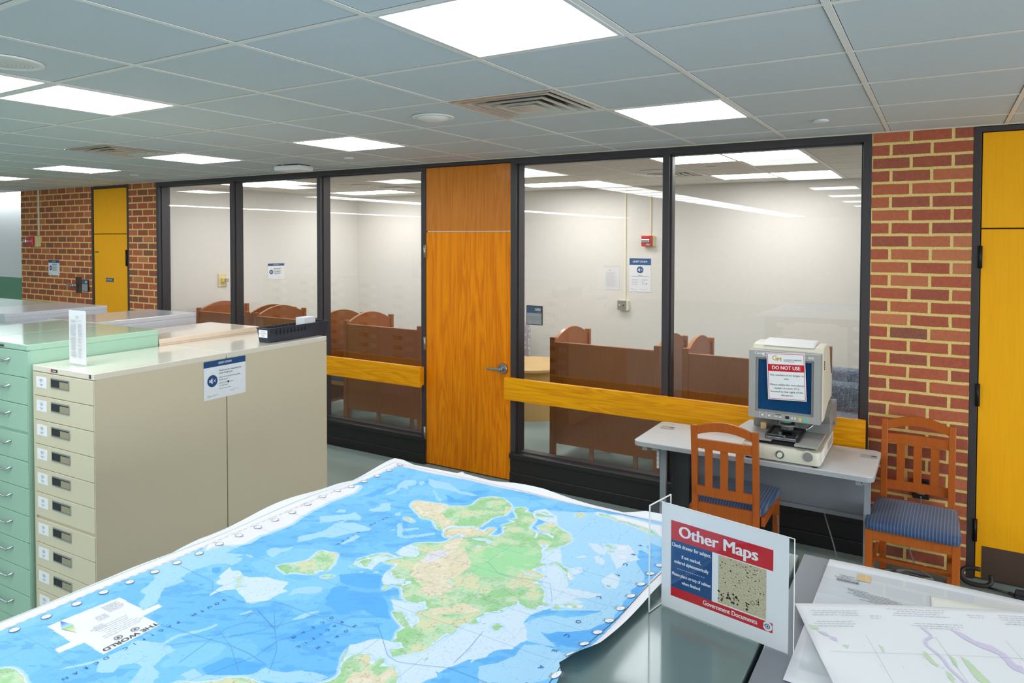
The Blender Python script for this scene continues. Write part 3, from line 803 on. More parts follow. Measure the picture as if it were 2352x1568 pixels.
# head: bezel and cream shell
b = bmesh.new()
xl, xr, z0, z1, y = -.991, -.587, .962, 1.370, 4.42
sx0, sx1, sz0, sz1 = -.938, -.637, 1.014, 1.318
for a, c in (((xl, y, z0), (xr, y+.07, sz0-.012)), ((xl, y, sz1+.012), (xr, y+.07, z1)), ((xl, y, sz0-.012), (sx0-.014, y+.07, sz1+.012)), ((sx1+.014, y, sz0-.012), (xr, y+.07, sz1+.012))): box(b, a, c)
hd = finish('bezel', b, 'plastic_grey', t)
b = bmesh.new()
for a, c in (((sx0-.014, y+.008, sz0-.012), (sx1+.014, y+.05, sz0)), ((sx0-.014, y+.008, sz1), (sx1+.014, y+.05, sz1+.012)), ((sx0-.014, y+.008, sz0), (sx0, y+.05, sz1)), ((sx1, y+.008, sz0), (sx1+.014, y+.05, sz1))): box(b, a, c)
finish('inner_bezel', b, 'plastic_grey_dark', hd)
BX('screen', (sx0, y+.018, sz0), (sx1, y+.03, sz1), 'reader_screen', hd)
b = bmesh.new()
prism(b, [(4.4902, .964), (4.4902, 1.374), (4.52, 1.395), (4.56, 1.402), (4.70, 1.402), (4.765, 1.37), (4.80, 1.27), (4.83, 1.20), (4.88, 1.195), (4.88, 1.045), (4.72, 1.03), (4.66, .97)], 'x', xl+.002, xr+.006, bev=.008)
sh = finish('rear_shell', b, 'plastic_cream', t)
b = bmesh.new(); prism(b, [(4.50, 1.395), (4.56, 1.418), (4.70, 1.418), (4.76, 1.385)], 'x', -.93, -.635, bev=.004); finish('top_cover', b, 'device_white', sh)
b = bmesh.new()
for k in range(5): box(b, (xr+.0055, 4.515, 1.27+k*.011), (xr+.0085, 4.535, 1.276+k*.011))
finish('vent_slot', b, 'dark_void', sh)
FM = face_matrix((-.79, y-.0006, 1.16), (1, 0, 0), (0, 0, 1))   # plane just in front of the bezel
b = bmesh.new(); text(b, 'Canon', .022, -.142, .195, 0, bold=.02, mat=FM, width=.05); text(b, '400', .02, .150, .188, 0, bold=.02, mat=FM, width=.032); text(b, 'r', .02, .122, .188, 0, bold=.02, mat=FM); finish('lettering', b, 'card_white', hd)
b = bmesh.new(); box(b, (-.912, y-.001, 1.342), (-.868, y+.001, 1.360)); a_ = finish('asset_label', b, 'card_white', hd)
b = bmesh.new(); rn = random.Random(3)
for k in range(9): rect(b, -.112+k*.0028, .186, -.112+k*.0028+rn.choice((.0009, .0016)), .196, .0008)
bmesh.ops.transform(b, matrix=FM, verts=b.verts[:]); finish('bar_marks', b, 'ink', a_)
b = bmesh.new()
for x in (-.925, -.886):
    for k in range(4): cyl(b, (x, y+.001, .972+k*.009), (x, y-.001, .972+k*.009), .002, seg=8)
    cyl(b, (x+.016, y+.001, .983), (x+.016, y-.001, .983), .006, seg=14)
finish('indicator', b, 'card_white', hd)
for nm, mt, a, c in (('display', 'dark_void', (-.778, .976), (-.757, .992)), ('key', 'plastic_cream', (-.838, .979), (-.822, .986)), ('key', 'plastic_cream', (-.815, .978), (-.799, .985)), ('counter', 'dark_void', (-.835, .993), (-.802, .996)),
        ('key', 'plastic_cream', (-.745, .976), (-.735, .990)), ('key', 'plastic_cream', (-.728, .976), (-.718, .990)), ('yellow_key', 'btn_yellow', (-.705, .970), (-.687, .988)), ('green_key', 'btn_green', (-.682, .968), (-.655, .987))):
    BX(nm, (a[0], y-.002, a[1]), (c[0], y+.003, c[1]), mt, hd, .0008)
rebase(t, (-.78, 4.6, .74))
# warning notice taped over the screen
PM = Matrix.Translation((-.774, 4.413, 1.2275)) @ Matrix.Rotation(R(-2.6), 4, 'Y') @ face_matrix((0, 0, 0), (1, 0, 0), (0, .0, 1))
t = thing('warning_notice', 'red bordered paper notice reading DO NOT USE, taped on the blue screen', 'paper sign', mat=PM)
b = bmesh.new(); box(b, (-.108, -.14, -.0006), (.108, .14, .0)); finish('sheet', b, 'paper_white', t)
b = bmesh.new(); o_, i_ = .103, .1002
rect(b, -o_, .1322, o_, .135, .0004); rect(b, -o_, -.135, o_, -.1322, .0004); rect(b, -o_, -.1322, -i_, .1322, .0004); rect(b, i_, -.1322, o_, .1322, .0004)
rect(b, -o_, .030, o_, .072, .0005); finish('red_band', b, 'sign_red', t)
b = bmesh.new(); text(b, 'DO NOT USE', .030, 0, .051, .001, bold=.035, width=.158); finish('white_lettering', b, 'card_white', t)
def gm_logo(bm, x, y, s, z):
    # interlocking G and M monogram
    text(bm, 'G', s, x, y, z, bold=.01); text(bm, 'M', s*.8, x+s*.62, y-s*.18, z, bold=.03)
b = bmesh.new(); gm_logo(b, -.062, .108, .042, .001); finish('monogram', b, 'sign_gold', t)
b = bmesh.new(); text(b, 'UNIVERSITY LIBRARIES', .011, .038, .099, .001, width=.10); text(b, 'George Mason University', .007, .018, .090, .001, width=.06)
for k, (s, x) in enumerate((('This machine is no longer in', 0), ('use.', 0), ('', 0), ('Please utilize the microform', 0), ('readers in room 1713,', 0), ('located to the right of the', 0), ('elevators.', 0))):
    if s: text(b, s, .0155, x, .008-k*.0205+(.004 if k > 2 else 0), .001, shear=.25, width=len(s)*.0068)
finish('lettering', b, 'ink', t)
# ------------------------------------------------------------------ printed notices
def quiet_landscape(label, mat, wd=.279, hd=.216, detail=True, parent_name='quiet_study_sign'):
    t = thing(parent_name, label, 'sign', mat=mat, group='landscape quiet study notices')
    s = wd/.279
    b = bmesh.new(); box(b, (-wd/2, -hd/2, -.001), (wd/2, hd/2, 0)); finish('sheet', b, 'card_white', t)
    hb = bmesh.new(); rect(hb, -wd/2, hd/2-.035*s, wd/2, hd/2, .0004); disc(hb, -.084*s, -.005*s, .033*s, .0004, 32); finish('blue_print', hb, 'sign_blue', t)
    b = bmesh.new(); text(b, 'QUIET STUDY', .0165*s, 0, hd/2-.018*s, .0008, bold=.035, width=.09*s)
    poly(b, [(-.104*s, -.012*s), (-.096*s, -.012*s), (-.096*s, .002*s), (-.104*s, .002*s)], .0008); poly(b, [(-.094*s, -.013*s), (-.084*s, -.022*s), (-.084*s, .012*s), (-.094*s, .003*s)], .0008)
    for a in (45, -45):
        m_ = Matrix.Translation((-.070*s, -.005*s, .0008)) @ Matrix.Rotation(R(a), 4, 'Z'); vs = [b.verts.new(m_ @ Vector(p)) for p in ((-.012*s, -.0012*s, 0), (.012*s, -.0012*s, 0), (.012*s, .0012*s, 0), (-.012*s, .0012*s, 0))]; b.faces.new(vs)
    finish('white_print', b, 'paper_white', t)
    b = bmesh.new()
    if detail:
        text(b, 'Thank you for respecting the', .0125*s, -.042*s, .046*s, .0008, 'LEFT', bold=.02, width=.150*s); text(b, 'Quiet Study area.', .0125*s, -.042*s, .031*s, .0008, 'LEFT', bold=.02, width=.092*s)
        text(b, 'Need the Group/Collaborative', .011*s, -.042*s, .008*s, .0008, 'LEFT', width=.143*s); text(b, 'Study area?', .011*s, -.042*s, -.006*s, .0008, 'LEFT', width=.058*s)
        text(b, 'Look for the', .011*s, -.042*s, -.024*s, .0008, 'LEFT', width=.054*s); text(b, 'icons', .011*s, .028*s, -.024*s, .0008, 'LEFT', width=.024*s)
        text(b, 'on each floor.', .011*s, -.042*s, -.038*s, .0008, 'LEFT', width=.062*s); disc(b, .020*s, -.024*s, .0062*s, .0008)
        rect(b, -.042*s, -.056*s, .037*s, -.0545*s, .0008)
    else:
        rn = random.Random(5)
        for k, y in enumerate((.046, .033, .010, -.003, -.02, -.033)): scribble(b, -.042*s, (.09-.02*(k % 2))*s, y*s, .006*s, .0008, rn, .01*s, .03*s, .004*s)
    finish('lettering', b, 'ink', t)
    b = bmesh.new(); gm_logo(b, -.112*s, -hd/2+.020*s, .018*s, .0008); finish('monogram', b, 'sign_gold', t)
    b = bmesh.new(); rn = random.Random(8); scribble(b, -.092*s, -.045*s, -hd/2+.022*s, .0025*s, .0008, rn, .006*s, .012*s); scribble(b, -.092*s, -.06*s, -hd/2+.017*s, .002*s, .0008, rn, .005*s, .01*s)
    scribble(b, .03*s, .09*s, -hd/2+.034*s, .0022*s, .0008, rn); scribble(b, .03*s, .062*s, -hd/2+.028*s, .0022*s, .0008, rn); finish('small_print', b, 'ink_faint', t)
    return t
# far brick wall, left wall of the reading room
quiet_landscape('quiet study notice on the far brick wall, beside the bronze handle', face_matrix((-10.42, WY-.003, 1.64), (1, 0, 0), (0, 0, 1)), .29, .208, False)
quiet_landscape('quiet study notice on the cream wall behind the left windows', face_matrix((-8.3295, 7.065, 1.565), (.085, 1, 0), (0, 0, 1)), .279, .235, False)
# portrait quiet study poster on the back wall
t = thing('quiet_study_poster', 'tall QUIET STUDY poster on the cream wall under the red fire alarm', 'poster', mat=face_matrix((-3.303, YB-.003, 1.585), (1, 0, 0), (0, 0, 1)))
b = bmesh.new(); box(b, (-.145, -.215, -.001), (.145, .215, 0)); finish('sheet', b, 'card_white', t)
b = bmesh.new(); rect(b, -.145, .13, .145, .215, .0004); disc(b, 0, .068, .045, .0004, 36); finish('blue_print', b, 'ink_blue', t)
b = bmesh.new(); text(b, 'QUIET STUDY', .033, 0, .173, .001, bold=.04, width=.20)
poly(b, [(-.028, .058), (-.019, .058), (-.019, .078), (-.028, .078)], .001); poly(b, [(-.016, .056), (-.002, .043), (-.002, .093), (-.016, .080)], .001)
for a in (45, -45):
    m_ = Matrix.Translation((.018, .068, .001)) @ Matrix.Rotation(R(a), 4, 'Z'); b.faces.new([b.verts.new(m_ @ Vector(p)) for p in ((-.017, -.002, 0), (.017, -.002, 0), (.017, .002, 0), (-.017, .002, 0))])
finish('white_print', b, 'paper_white', t)
b = bmesh.new(); rn = random.Random(4); scribble(b, -.028, .03, -.004, .005, .001, rn, .012, .02); scribble(b, -.115, .118, -.017, .006, .001, rn, .012, .03, .004); scribble(b, .02, .105, -.058, .005, .001, rn); scribble(b, .02, .06, -.088, .005, .001, rn); disc(b, .088, -.108, .008, .001); finish('bold_print', b, 'ink_grey', t)
b = bmesh.new()
for y in (-.058, -.078, -.10, -.122): scribble(b, -.118, -.03, y, .0045, .001, rn, .01, .03)
for y in (-.073, -.108, -.123): scribble(b, .02, .078, y, .004, .001, rn)
rect(b, 0, -.14, .001, -.04, .001); scribble(b, .0, .09, -.185, .004, .001, rn); scribble(b, -.085, -.03, -.185, .004, .001, rn); finish('small_print', b, 'ink_faint', t)
b = bmesh.new(); gm_logo(b, -.116, -.178, .024, .001); finish('monogram', b, 'sign_gold', t)
# printed sheet in a plastic sleeve
t = thing('posted_notice', 'plain white typed notice in a sleeve, left of the conduit', 'paper notice', mat=face_matrix((-3.697, YB-.003, 1.535), (1, 0, 0), (0, 0, 1)))
b = bmesh.new(); box(b, (-.11, -.15, -.001), (.11, .14, 0)); finish('sheet', b, 'paper_grey', t)
b = bmesh.new(); box(b, (-.112, .1405, -.0004), (.112, .165, .0004)); finish('sleeve', b, 'acrylic', t)
b = bmesh.new(); rn = random.Random(9)
for k in range(17): scribble(b, -.085, .07+rn.uniform(-.05, .01),   .075-k*.0115, .0020, .0016, rn, .01, .03)
finish('print', b, 'ink_faint', t)
b = bmesh.new(); gm_logo(b, -.03, .107, .022, .0016); finish('monogram', b, 'sign_gold', t)
# room plates
def room_plate(label, mat, number, lines, wd, hd):
    t = thing('room_plate', label, 'room sign', mat=mat, group='room number plates')
    b = bmesh.new(); box(b, (-wd/2, -hd/2, 0), (wd/2, hd/2, .012), .001); finish('frame', b, 'frame_black', t)
    e = .006
    b = bmesh.new(); box(b, (-wd/2+e, hd*.12, .010), (wd/2-e, hd/2-e, .0135)); finish('number_band', b, 'sign_slate', t)
    b = bmesh.new(); box(b, (-wd/2+e, -hd/2+e, .010), (wd/2-e, hd*.115, .0135)); finish('name_band', b, 'sign_silver', t)
    b = bmesh.new(); (text(b, number, .030, wd/2-.014, hd*.30, .0142, 'RIGHT', bold=.03, width=.052) if number else scribble(b, wd/2-.062, wd/2-.016, hd*.30, .018, .0142, random.Random(1), .008, .011, .003))
    for k in range(5): disc(b, wd/2-.045+k*.007, hd*.17, .0014, .0142, 8)
    finish('number_lettering', b, 'card_white', t)
    b = bmesh.new()
    for k, s in enumerate(lines): text(b, s, .0135, 0, -hd*.10-k*.0175, .0142, width=min(wd*.82, len(s)*.0088))
    finish('lettering', b, 'ink_grey', t)
room_plate('slate and silver plate numbered 1702 on the window glass', face_matrix((-2.87, GLY-.0125, 1.412), (1, 0, 0), (0, 0, 1)), '1702', ('UNDERGRADUATE', 'SILENT READING', 'ROOM'), .150, .160)
room_plate('slate and silver room plate on bricks left of the narrow far door', face_matrix((-9.604, WY-.0125, 1.424), (1, 0, 0), (0, 0, 1)), '', (), .150, .160)
# bronze door handle plate on the far bricks
t = thing('lever_handle', 'bronze lever handle on a plate, on the far brick wall', 'handle', (-9.78, WY, 1.42))
b = bmesh.new(); box(b, (-.075, -.012, -.10), (.055, -.0005, .11), .003); finish('back_plate', b, 'bronze', t)
b = bmesh.new(); cyl(b, (-.03, -.012, .0), (-.03, -.055, .0), .017, seg=16); tube(b, [(-.02, -.06, 0), (-.08, -.062, .002), (-.14, -.06, .004), (-.19, -.055, .004)], [.014, .017, .019, .012], 12); finish('lever', b, 'steel', t, True)

# ------------------------------------------------------------------ fire alarms, conduits, boxes
t = thing('fire_alarm', 'red fire alarm with white strobe on the cream back wall', 'fire alarm', (-3.192, YB, 2.023), group='red fire alarms')
b = bmesh.new(); box(b, (-.055, -.045, -.070), (.082, -.0005, .070), .004); finish('back_box', b, 'box_beige', t)
b = bmesh.new(); box(b, (-.072, -.075, -.068), (.070, -.045, .070), .008); ah = finish('housing', b, 'alarm_red', t)
b = bmesh.new(); box(b, (-.066, -.088, -.020), (.040, -.074, .022), .004)
finish('strobe', b, 'chrome', ah)
b = bmesh.new(); text(b, 'FIRE', .026, .018, -.044, 0, bold=.03, mat=face_matrix((0, -.0755, 0), (1, 0, 0), (0, 0, 1))); finish('lettering', b, 'card_white', ah)
t = thing('fire_alarm', 'red fire alarm seen side on, on the far brick wall', 'fire alarm', (-10.86, WY, 2.0), group='red fire alarms')
b = bmesh.new(); box(b, (-.02, -.05, -.075), (.10, -.0005, .075), .004); finish('back_box', b, 'box_beige', t)
b = bmesh.new(); box(b, (-.10, -.085, -.068), (.03, -.05, .070), .008); ah = finish('housing', b, 'alarm_red', t)
b = bmesh.new(); box(b, (-.135, -.13, -.015), (-.05, -.084, .022), .006); finish('strobe', b, 'chrome', ah)
def conduit(label, x, y, z0, mat='plastic_cream'):
    b = bmesh.new(); box(b, (x-.011, y-.018, z0), (x+.011, y-.0005, CEIL-.003), .003)
    tag(finish('surface_conduit', b, mat), label, 'conduit')
conduit('long cream conduit running down to the switch box', -3.505, YB, 1.252, 'conduit_cream')
conduit('short cream conduit above the fire alarm on the back wall', -3.165, YB, 2.095, 'conduit_cream')
conduit('cream conduit dropping to the alarm on the far bricks', -10.80, WY, 2.077)
t = thing('switch_box', 'steel faced electrical box with a keyhole at the foot of the conduit', 'switch', (-3.52, YB, 1.19))
b = bmesh.new(); box(b, (-.06, -.05, -.065), (.075, -.0005, .062), .003); finish('back_box', b, 'plastic_cream', t)
b = bmesh.new(); box(b, (-.072, -.056, -.062), (.048, -.050, .062), .001); pl_ = finish('face_plate', b, 'plastic_grey_dark', t)
b = bmesh.new(); box(b, (-.052, -.066, -.008), (-.03, -.056, .010), .002); finish('toggle', b, 'box_beige', pl_)
b = bmesh.new(); cyl(b, (.012, -.056, 0), (.012, -.062, 0), .010, seg=14)
for x in (-.04, .012):
    for z in (-.04, .04): cyl(b, (x, -.056, z), (x, -.058, z), .004, seg=8)
finish('screw', b, 'ink', pl_)
t = thing('wall_switch', 'cream call switch plate with a small yellow button box', 'switch', mat=face_matrix((-8.404, 6.21, 1.476), (.085, 1, 0), (0, 0, 1)))
b = bmesh.new(); box(b, (-.065, -.088, 0), (.065, .088, .012), .004); finish('plate', b, 'box_beige', t)
b = bmesh.new(); box(b, (-.025, -.03, .012), (.028, .03, .05), .003); k_ = finish('button_box', b, 'btn_yellow', t)
b = bmesh.new(); box(b, (.005, -.024, .05), (.055, .024, .075), .003); finish('cover', b, 'plastic_grey', k_)
t = thing('wall_outlet', 'small black outlet low on the bricks behind the right chair', 'outlet', (-.085, WY, .50))
b = bmesh.new(); box(b, (-.045, -.03, -.06), (.045, -.0005, .06), .004); finish('plate', b, 'rubber_black', t)
b = bmesh.new(); box(b, (-.02, -.036, -.03), (.02, -.03, .03), .002); finish('socket', b, 'plastic_grey_dark', t)

# ------------------------------------------------------------------ study carrels
def make_carrel(label, wd, loc, grp='wooden study carrels behind the glass', depth=.80):
    t = thing('study_carrel', label, 'study carrel', loc, 0, grp)
    pw = .052; H = 1.135
    for x in (0, wd-pw):
        for y, hh in ((0, H), (depth-.05, H+.0)):
            b = bmesh.new(); box(b, (x, y, 0), (x+pw, y+.045, hh), .003); finish('post', b, 'carrel_wood', t)
        def sp(n=22):
            P = [(.02, .70)]
            for k in range(n+1):
                v = k/n; yy = .03+v*(depth-.06); P.append((yy, 1.095+.105*math.sin(PI*min(1, v*1.04))**.9))
            P.append((depth-.03, .70)); return P
        b = bmesh.new(); s = sp(); P = s
        prism(b, [(y_, z_) for y_, z_ in ([(.02, .15)]+P[1:-1]+[(depth-.03, .15)])], 'x', x+.014, x+.038)
        sp_ = finish('side_panel', b, 'carrel_wood', t)
        e = bmesh.new(); Q = P[1:-1]
        for (a1, b1), (a2, b2) in zip(Q, Q[1:]):
            e.faces.new([e.verts.new(p) for p in ((x+.011, a1, b1+.001), (x+.041, a1, b1+.001), (x+.041, a2, b2+.001), (x+.011, a2, b2+.001))])
        bmesh.ops.remove_doubles(e, verts=e.verts[:], dist=1e-5); bmesh.ops.solidify(e, geom=e.faces[:], thickness=.006)
        finish('edge_band', e, 'carrel_edge', sp_)
    b = bmesh.new(); box(b, (pw-.002, .010, .155), (wd-pw+.002, .032, 1.088), .002); fp = finish('front_panel', b, 'carrel_wood', t)
    b = bmesh.new(); box(b, (pw-.002, .008, 1.0885), (wd-pw+.002, .034, 1.096), .002); finish('edge_band', b, 'carrel_edge', fp)
    b = bmesh.new(); box(b, (.04, .033, .72), (wd-.04, depth-.2, .745)); finish('worktop', b, 'carrel_edge', t)
    return t
ca = make_carrel('nearest carrel right of the wooden door, its plain back to the glass', 1.055, (-3.085, 5.76, 0))
cb = copy_tree(ca); cb.location = (-1.835, 5.76, 0); cb['label'] = 'carrel right of the window mullion, partly behind the microform reader'
cc = make_carrel('carrel just left of the wooden door, in the last left pane', 1.10, (-5.70, 5.76, 0))
cd = copy_tree(cc); cd.location = (-7.20, 5.76, 0); cd['label'] = 'carrel in the middle left pane, behind the black bin'
ce = copy_tree(cc); ce.location = (-8.36, 5.78, 0); ce.scale = (.92, 1, 1); ce['label'] = 'leftmost carrel, against the cream wall in the first pane'
st0 = thing('reading_chair', 'dark wooden chair tucked in the carrel right of the door', 'chair', (-2.51, 6.075, 0), R(3), 'dark chairs tucked into the carrels')
chair_parts(st0, 'carrel_edge', 'seat_fabric', True); st0.scale = (1, .78, 1)
for (x, y, r, lb) in ((-1.3, 6.10, -3, 'dark wooden chair hidden behind the desk and the reader'), (-5.12, 6.11, 10, 'dark chair under the carrel left of the wooden door'), (-5.90, 6.085, 0, 'dark chair standing in the gap between two left carrels')):
    q = copy_tree(st0); q.location = (x, y, 0); q.rotation_euler = (0, 0, R(r)); q['label'] = lb
    if x < -5.8: q.scale = (.78, .78, 1)

# round maple drum table, patterned armchair, tweed sofa
t = thing('drum_table', 'round pale maple drum table behind the left edge of the glass', 'table', (-4.10, 7.22, 0))
b = bmesh.new(); lathe(b, [(0, .55), (.47, .55), (.475, .556), (.475, .580), (.47, .586), (0, .586)], seg=64); finish('table_top', b, 'maple', t, 'auto')
b = bmesh.new(); lathe(b, [(0, .0), (.43, .0), (.43, .5498), (0, .5498)], seg=64); finish('drum', b, 'maple', t, 'auto')
t = thing('lounge_chair', 'grey lounge chair patterned with small circles, beyond the drum table', 'armchair', (-5.02, 8.08, 0), R(20))
b = bmesh.new(); box(b, (-.30, .02, .30), (.34, .20, .92), .09); finish('backrest', b, 'dotted_fabric', t, True)
b = bmesh.new(); box(b, (-.30, -.45, .22), (.34, .12, .44), .05); finish('seat', b, 'dotted_fabric', t, True)
for x in (-.26, .28):
    for y in (-.4, .12):
        b = bmesh.new(); cyl(b, (x, y, 0), (x, y, .23), .015, .02, 12); finish('leg', b, 'steel', t)
t = thing('lounge_sofa', 'blue grey tweed sofa at the right edge of the reading room', 'sofa', (-.42, 6.75, 0))
b = bmesh.new(); box(b, (-.52, .62, .02), (.85, .82, .80), .03); finish('backrest', b, 'tweed', t, True)
b = bmesh.new(); box(b, (-.50, .48, .40), (.83, .64, .70), .05); finish('back_cushion', b, 'tweed', t, True)
b = bmesh.new(); box(b, (-.50, -.05, .24), (.83, .52, .44), .04); finish('seat_cushion', b, 'tweed', t, True)
b = bmesh.new(); box(b, (-.52, -.06, .06), (.85, .64, .24), .01); finish('base', b, 'tweed', t)
b = bmesh.new()
for x in (-.48, .8):
    for y in (0, .75): cyl(b, (x, y, 0), (x, y, .07), .02, seg=10)
finish('feet', b, 'dark_void', t)

# ------------------------------------------------------------------ umbrella and cables on the floor
t = thing('umbrella', 'folded black umbrella with a C shaped handle lying by the door', 'umbrella', (.26, 4.93, .018))
b = bmesh.new(); P = []
for k in range(30):
    a = R(110)+R(320)*k/29
    P.append((.0-.075+.062*math.cos(a)*1.15, .0+.045*math.sin(a), .004+.0))
P = [(-.055+.074*math.copysign(abs(math.cos(R(80+305*k/35)))**.7, math.cos(R(80+305*k/35))), .042*math.copysign(abs(math.sin(R(80+305*k/35)))**.8, math.sin(R(80+305*k/35)))) for k in range(36)]
P = [(p[0], p[1]*.62, .045+p[1]*.88) for p in P]
tube(b, P, .0125, 12); finish('handle', b, 'rubber_black', t, True)
b = bmesh.new(); cyl(b, (-.0, -.012, 0), (.11, -.03, .0), .0065, seg=12); cyl(b, (.10, -.028, 0), (.135, -.034, .0), .009, seg=12); finish('shaft', b, 'plastic_black', t)
b = bmesh.new(); N = 16; rings = []
for i in range(12):
    f = i/11; cx = .13+.62*f; cy = -.033-.10*f; rr = .012+.026*math.sin(PI*min(1, .15+f*.85))
    rings.append([b.verts.new((cx+.16*rr*math.sin(2*PI*k/N), cy+rr*(1+.22*(k % 2))*math.cos(2*PI*k/N), max(-.016, .9*rr*(1+.22*(k % 2))*math.sin(2*PI*k/N)+.006))) for k in range(N)])
for A, B in zip(rings, rings[1:]):
    for k in range(N): b.faces.new((A[k], A[(k+1) % N], B[(k+1) % N], B[k]))
b.faces.new(rings[0][::-1]); b.faces.new(rings[-1]); finish('canopy', b, 'umbrella_fabric', t)
def cable(pts, r, label, name='power_cable', mat='cable_grey'):
    b = bmesh.new(); tube(b, spline(pts, 10), r, 8); tag(finish(name, b, mat, None, True), label, 'cable', 'grey cables under the desk')
cable([(-.62, 4.83, .36), (-.60, 4.80, .30), (-.55, 4.74, .18), (-.50, 4.70, .05), (-.44, 4.72, .008), (-.34, 4.80, .008), (-.25, 4.86, .008)], .004, 'grey cable hanging from the desk panel to the floor')
cable([(-.86, 4.66, .30), (-.84, 4.64, .12), (-.80, 4.68, .010), (-.66, 4.78, .008), (-.48, 4.84, .008), (-.3, 4.86, .008)], .004, 'grey cable lying along the carpet under the desk')
coil = []
for k in range(46):
    a = 2*PI*k/15; coil.append((-.115+(.085+.012*math.sin(k*1.7))*math.cos(a), 4.885+(.050+.006*math.cos(k))*math.sin(a), .008+.0035*k/15))
coil += [(-.10, 4.93, .05), (-.14, 4.97, .16), (-.09, 5.0, .30), (-.085, 5.005, .46)]
coil = [(-.28, 4.86, .008), (-.22, 4.90, .008)]+coil
cable(coil, .0045, 'grey cable coiled on the floor under the right chair, rising to the outlet')
# ------------------------------------------------------------------ filing cabinets
def frame2(x, y, rot): return Matrix.Translation((x, y, 0)) @ Matrix.Rotation(R(rot), 4, 'Z')
def cabinet(label, Mx, w_, d_, H, body, top, drw, n, first, pitch, style, split=99, lid=.03, group='tall microform cabinets', name='filing_cabinet', extra=None, gap2=.012):
    """local: right front corner at the origin, front at y=0 facing -y, body towards -x and +y"""
    t = thing(name, label, 'cabinet', mat=Mx, group=group)
    b = bmesh.new(); box(b, (-w_+.001, .012, 0), (-.001, d_-.001, H-lid-.003), .0015)
    box(b, (-w_+.003, .012, H-lid-.004), (-.003, d_-.003, H-lid+.002)); finish('body', b, body, t)
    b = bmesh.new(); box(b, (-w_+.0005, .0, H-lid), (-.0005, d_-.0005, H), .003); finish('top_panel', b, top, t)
    b = bmesh.new(); box(b, (-w_+.001, .001, 0), (-w_+.016, .013, H-lid-.003)); box(b, (-.006, .001, 0), (-.001, .013, H-lid-.003)); box(b, (-w_+.001, .001, 0), (-.001, .013, .04)); finish('front_stile', b, body, t)
    z = H-lid-.004; rn = random.Random(len(label))
    for k in range(n):
        h = (first if k == 0 else pitch)
        if k == split: z -= gap2
        zb = z-h+.003
        if zb < .045: break
        b = bmesh.new(); box(b, (-w_+.0185, -.001, zb), (-.008, .016, z), .002); d = finish('drawer', b, drw, t)
        cz = (z+zb)/2; cx = -w_*.5
        if style == 'inset':
            hx, hz = -w_+.47*w_, z-.042
            b = bmesh.new(); hw, hh = .079, .024
            for a, c in (((-hw, -hh), (hw, -hh+.006)), ((-hw, hh-.006), (hw, hh)), ((-hw, -hh+.006), (-hw+.005, hh-.006)), ((hw-.005, -hh+.006), (hw, hh-.006))): box(b, (hx+a[0], -.005, hz+a[1]), (hx+c[0], -.0005, hz+c[1]))
            hd_ = finish('pull_frame', b, 'chrome', d)
            b = bmesh.new(); box(b, (hx-hw+.003, -.0025, hz-hh+.003), (hx+hw-.003, -.0012, hz+hh-.003)); finish('recess', b, 'ink', hd_)
            b = bmesh.new(); box(b, (hx-hw+.075, -.0032, hz-hh+.005), (hx+hw-.006, -.0026, hz+hh*.5)); finish('inner_plate', b, 'pull_plate', hd_)
            b = bmesh.new(); lx = -w_+.155*w_; lz = z-.048; prism(b, [(lx-.046+px, lz+pz) for px, pz in ((0, -.027), (.092, -.027), (.092, .027), (0, .027))], 'y', -.0022, -.0011); lc = finish('label_card', b, 'card_white', d)
            b = bmesh.new(); FMx = face_matrix((lx, -.0027, lz), (1, 0, 0), (0, 0, 1))
            for q, (yy, ww) in enumerate(((.015, .022), (.009, .03), (.003, .016), (-.010, .03), (-.016, .014))): scribble(b, -ww/2, ww/2, yy, .0028, 0, rn, .003, .008, .0015)
            bmesh.ops.transform(b, matrix=FMx, verts=b.verts[:]); finish('print', b, 'ink_grey', lc)
        elif style == 'bar':
            b = bmesh.new(); zz = z-.058
            tube(b, [(cx-.085, 0, zz+.012), (cx-.062, -.022, zz), (cx+.062, -.022, zz), (cx+.085, 0, zz+.012)], .0055, 8); finish('handle', b, 'chrome', d)
        elif style == 'wide':
            for s in (-.28, .28):
                b = bmesh.new(); tube(b, [(cx+s*w_-.05, 0, cz-.01), (cx+s*w_-.04, -.02, cz-.014), (cx+s*w_+.04, -.02, cz-.014), (cx+s*w_+.05, 0, cz-.01)], .005, 8); finish('handle', b, 'chrome', d)
                b = bmesh.new(); box(b, (cx+s*w_+.08, -.004, cz-.022), (cx+s*w_+.17, -.001, cz+.022)); finish('label_card', b, 'card_white', d)
        z = z-h
    if extra: extra(t)
    return t
FA = frame2(-3.394, 1.81, 2.2)
def beige_extra(t):
    b = bmesh.new(); box(b, (-.36, -.002, 1.378), (-.305, .0, 1.392)); q = finish('maker_plate', b, 'plastic_black', t)
    b = bmesh.new(); box(b, (-.36, -.0025, 1.379), (-.345, -.0019, 1.391)); finish('red_mark', b, 'sign_red', q)
    b = bmesh.new(); rn = random.Random(2); scribble(b, -.343, -.315, 1.385, .005, 0, rn, .003, .005, .001)
    for v in b.verts: v.co = (v.co.x, -.0026, v.co.y)
    finish('print', b, 'card_white', q)
    b = bmesh.new(); box(b, (-.040, -.002, 1.376), (-.024, .0, 1.394)); q = finish('number_tag', b, 'dark_void', t)
    b = bmesh.new(); disc(b, 0, 0, .006, 0, 16, .0042, sy=1.2); bmesh.ops.transform(b, matrix=face_matrix((-.032, -.0026, 1.385), (1, 0, 0), (0, 0, 1)), verts=b.verts[:]); finish('print', b, 'ink_faint', q)
cabinet('tan steel microform cabinet with white labelled drawers, front of the row', FA, .53, .742, 1.40, 'paint_tan', 'paint_tan_top_lit', 'paint_tan_drawer', 11, .119, .1225, 'inset', 6, extra=beige_extra)
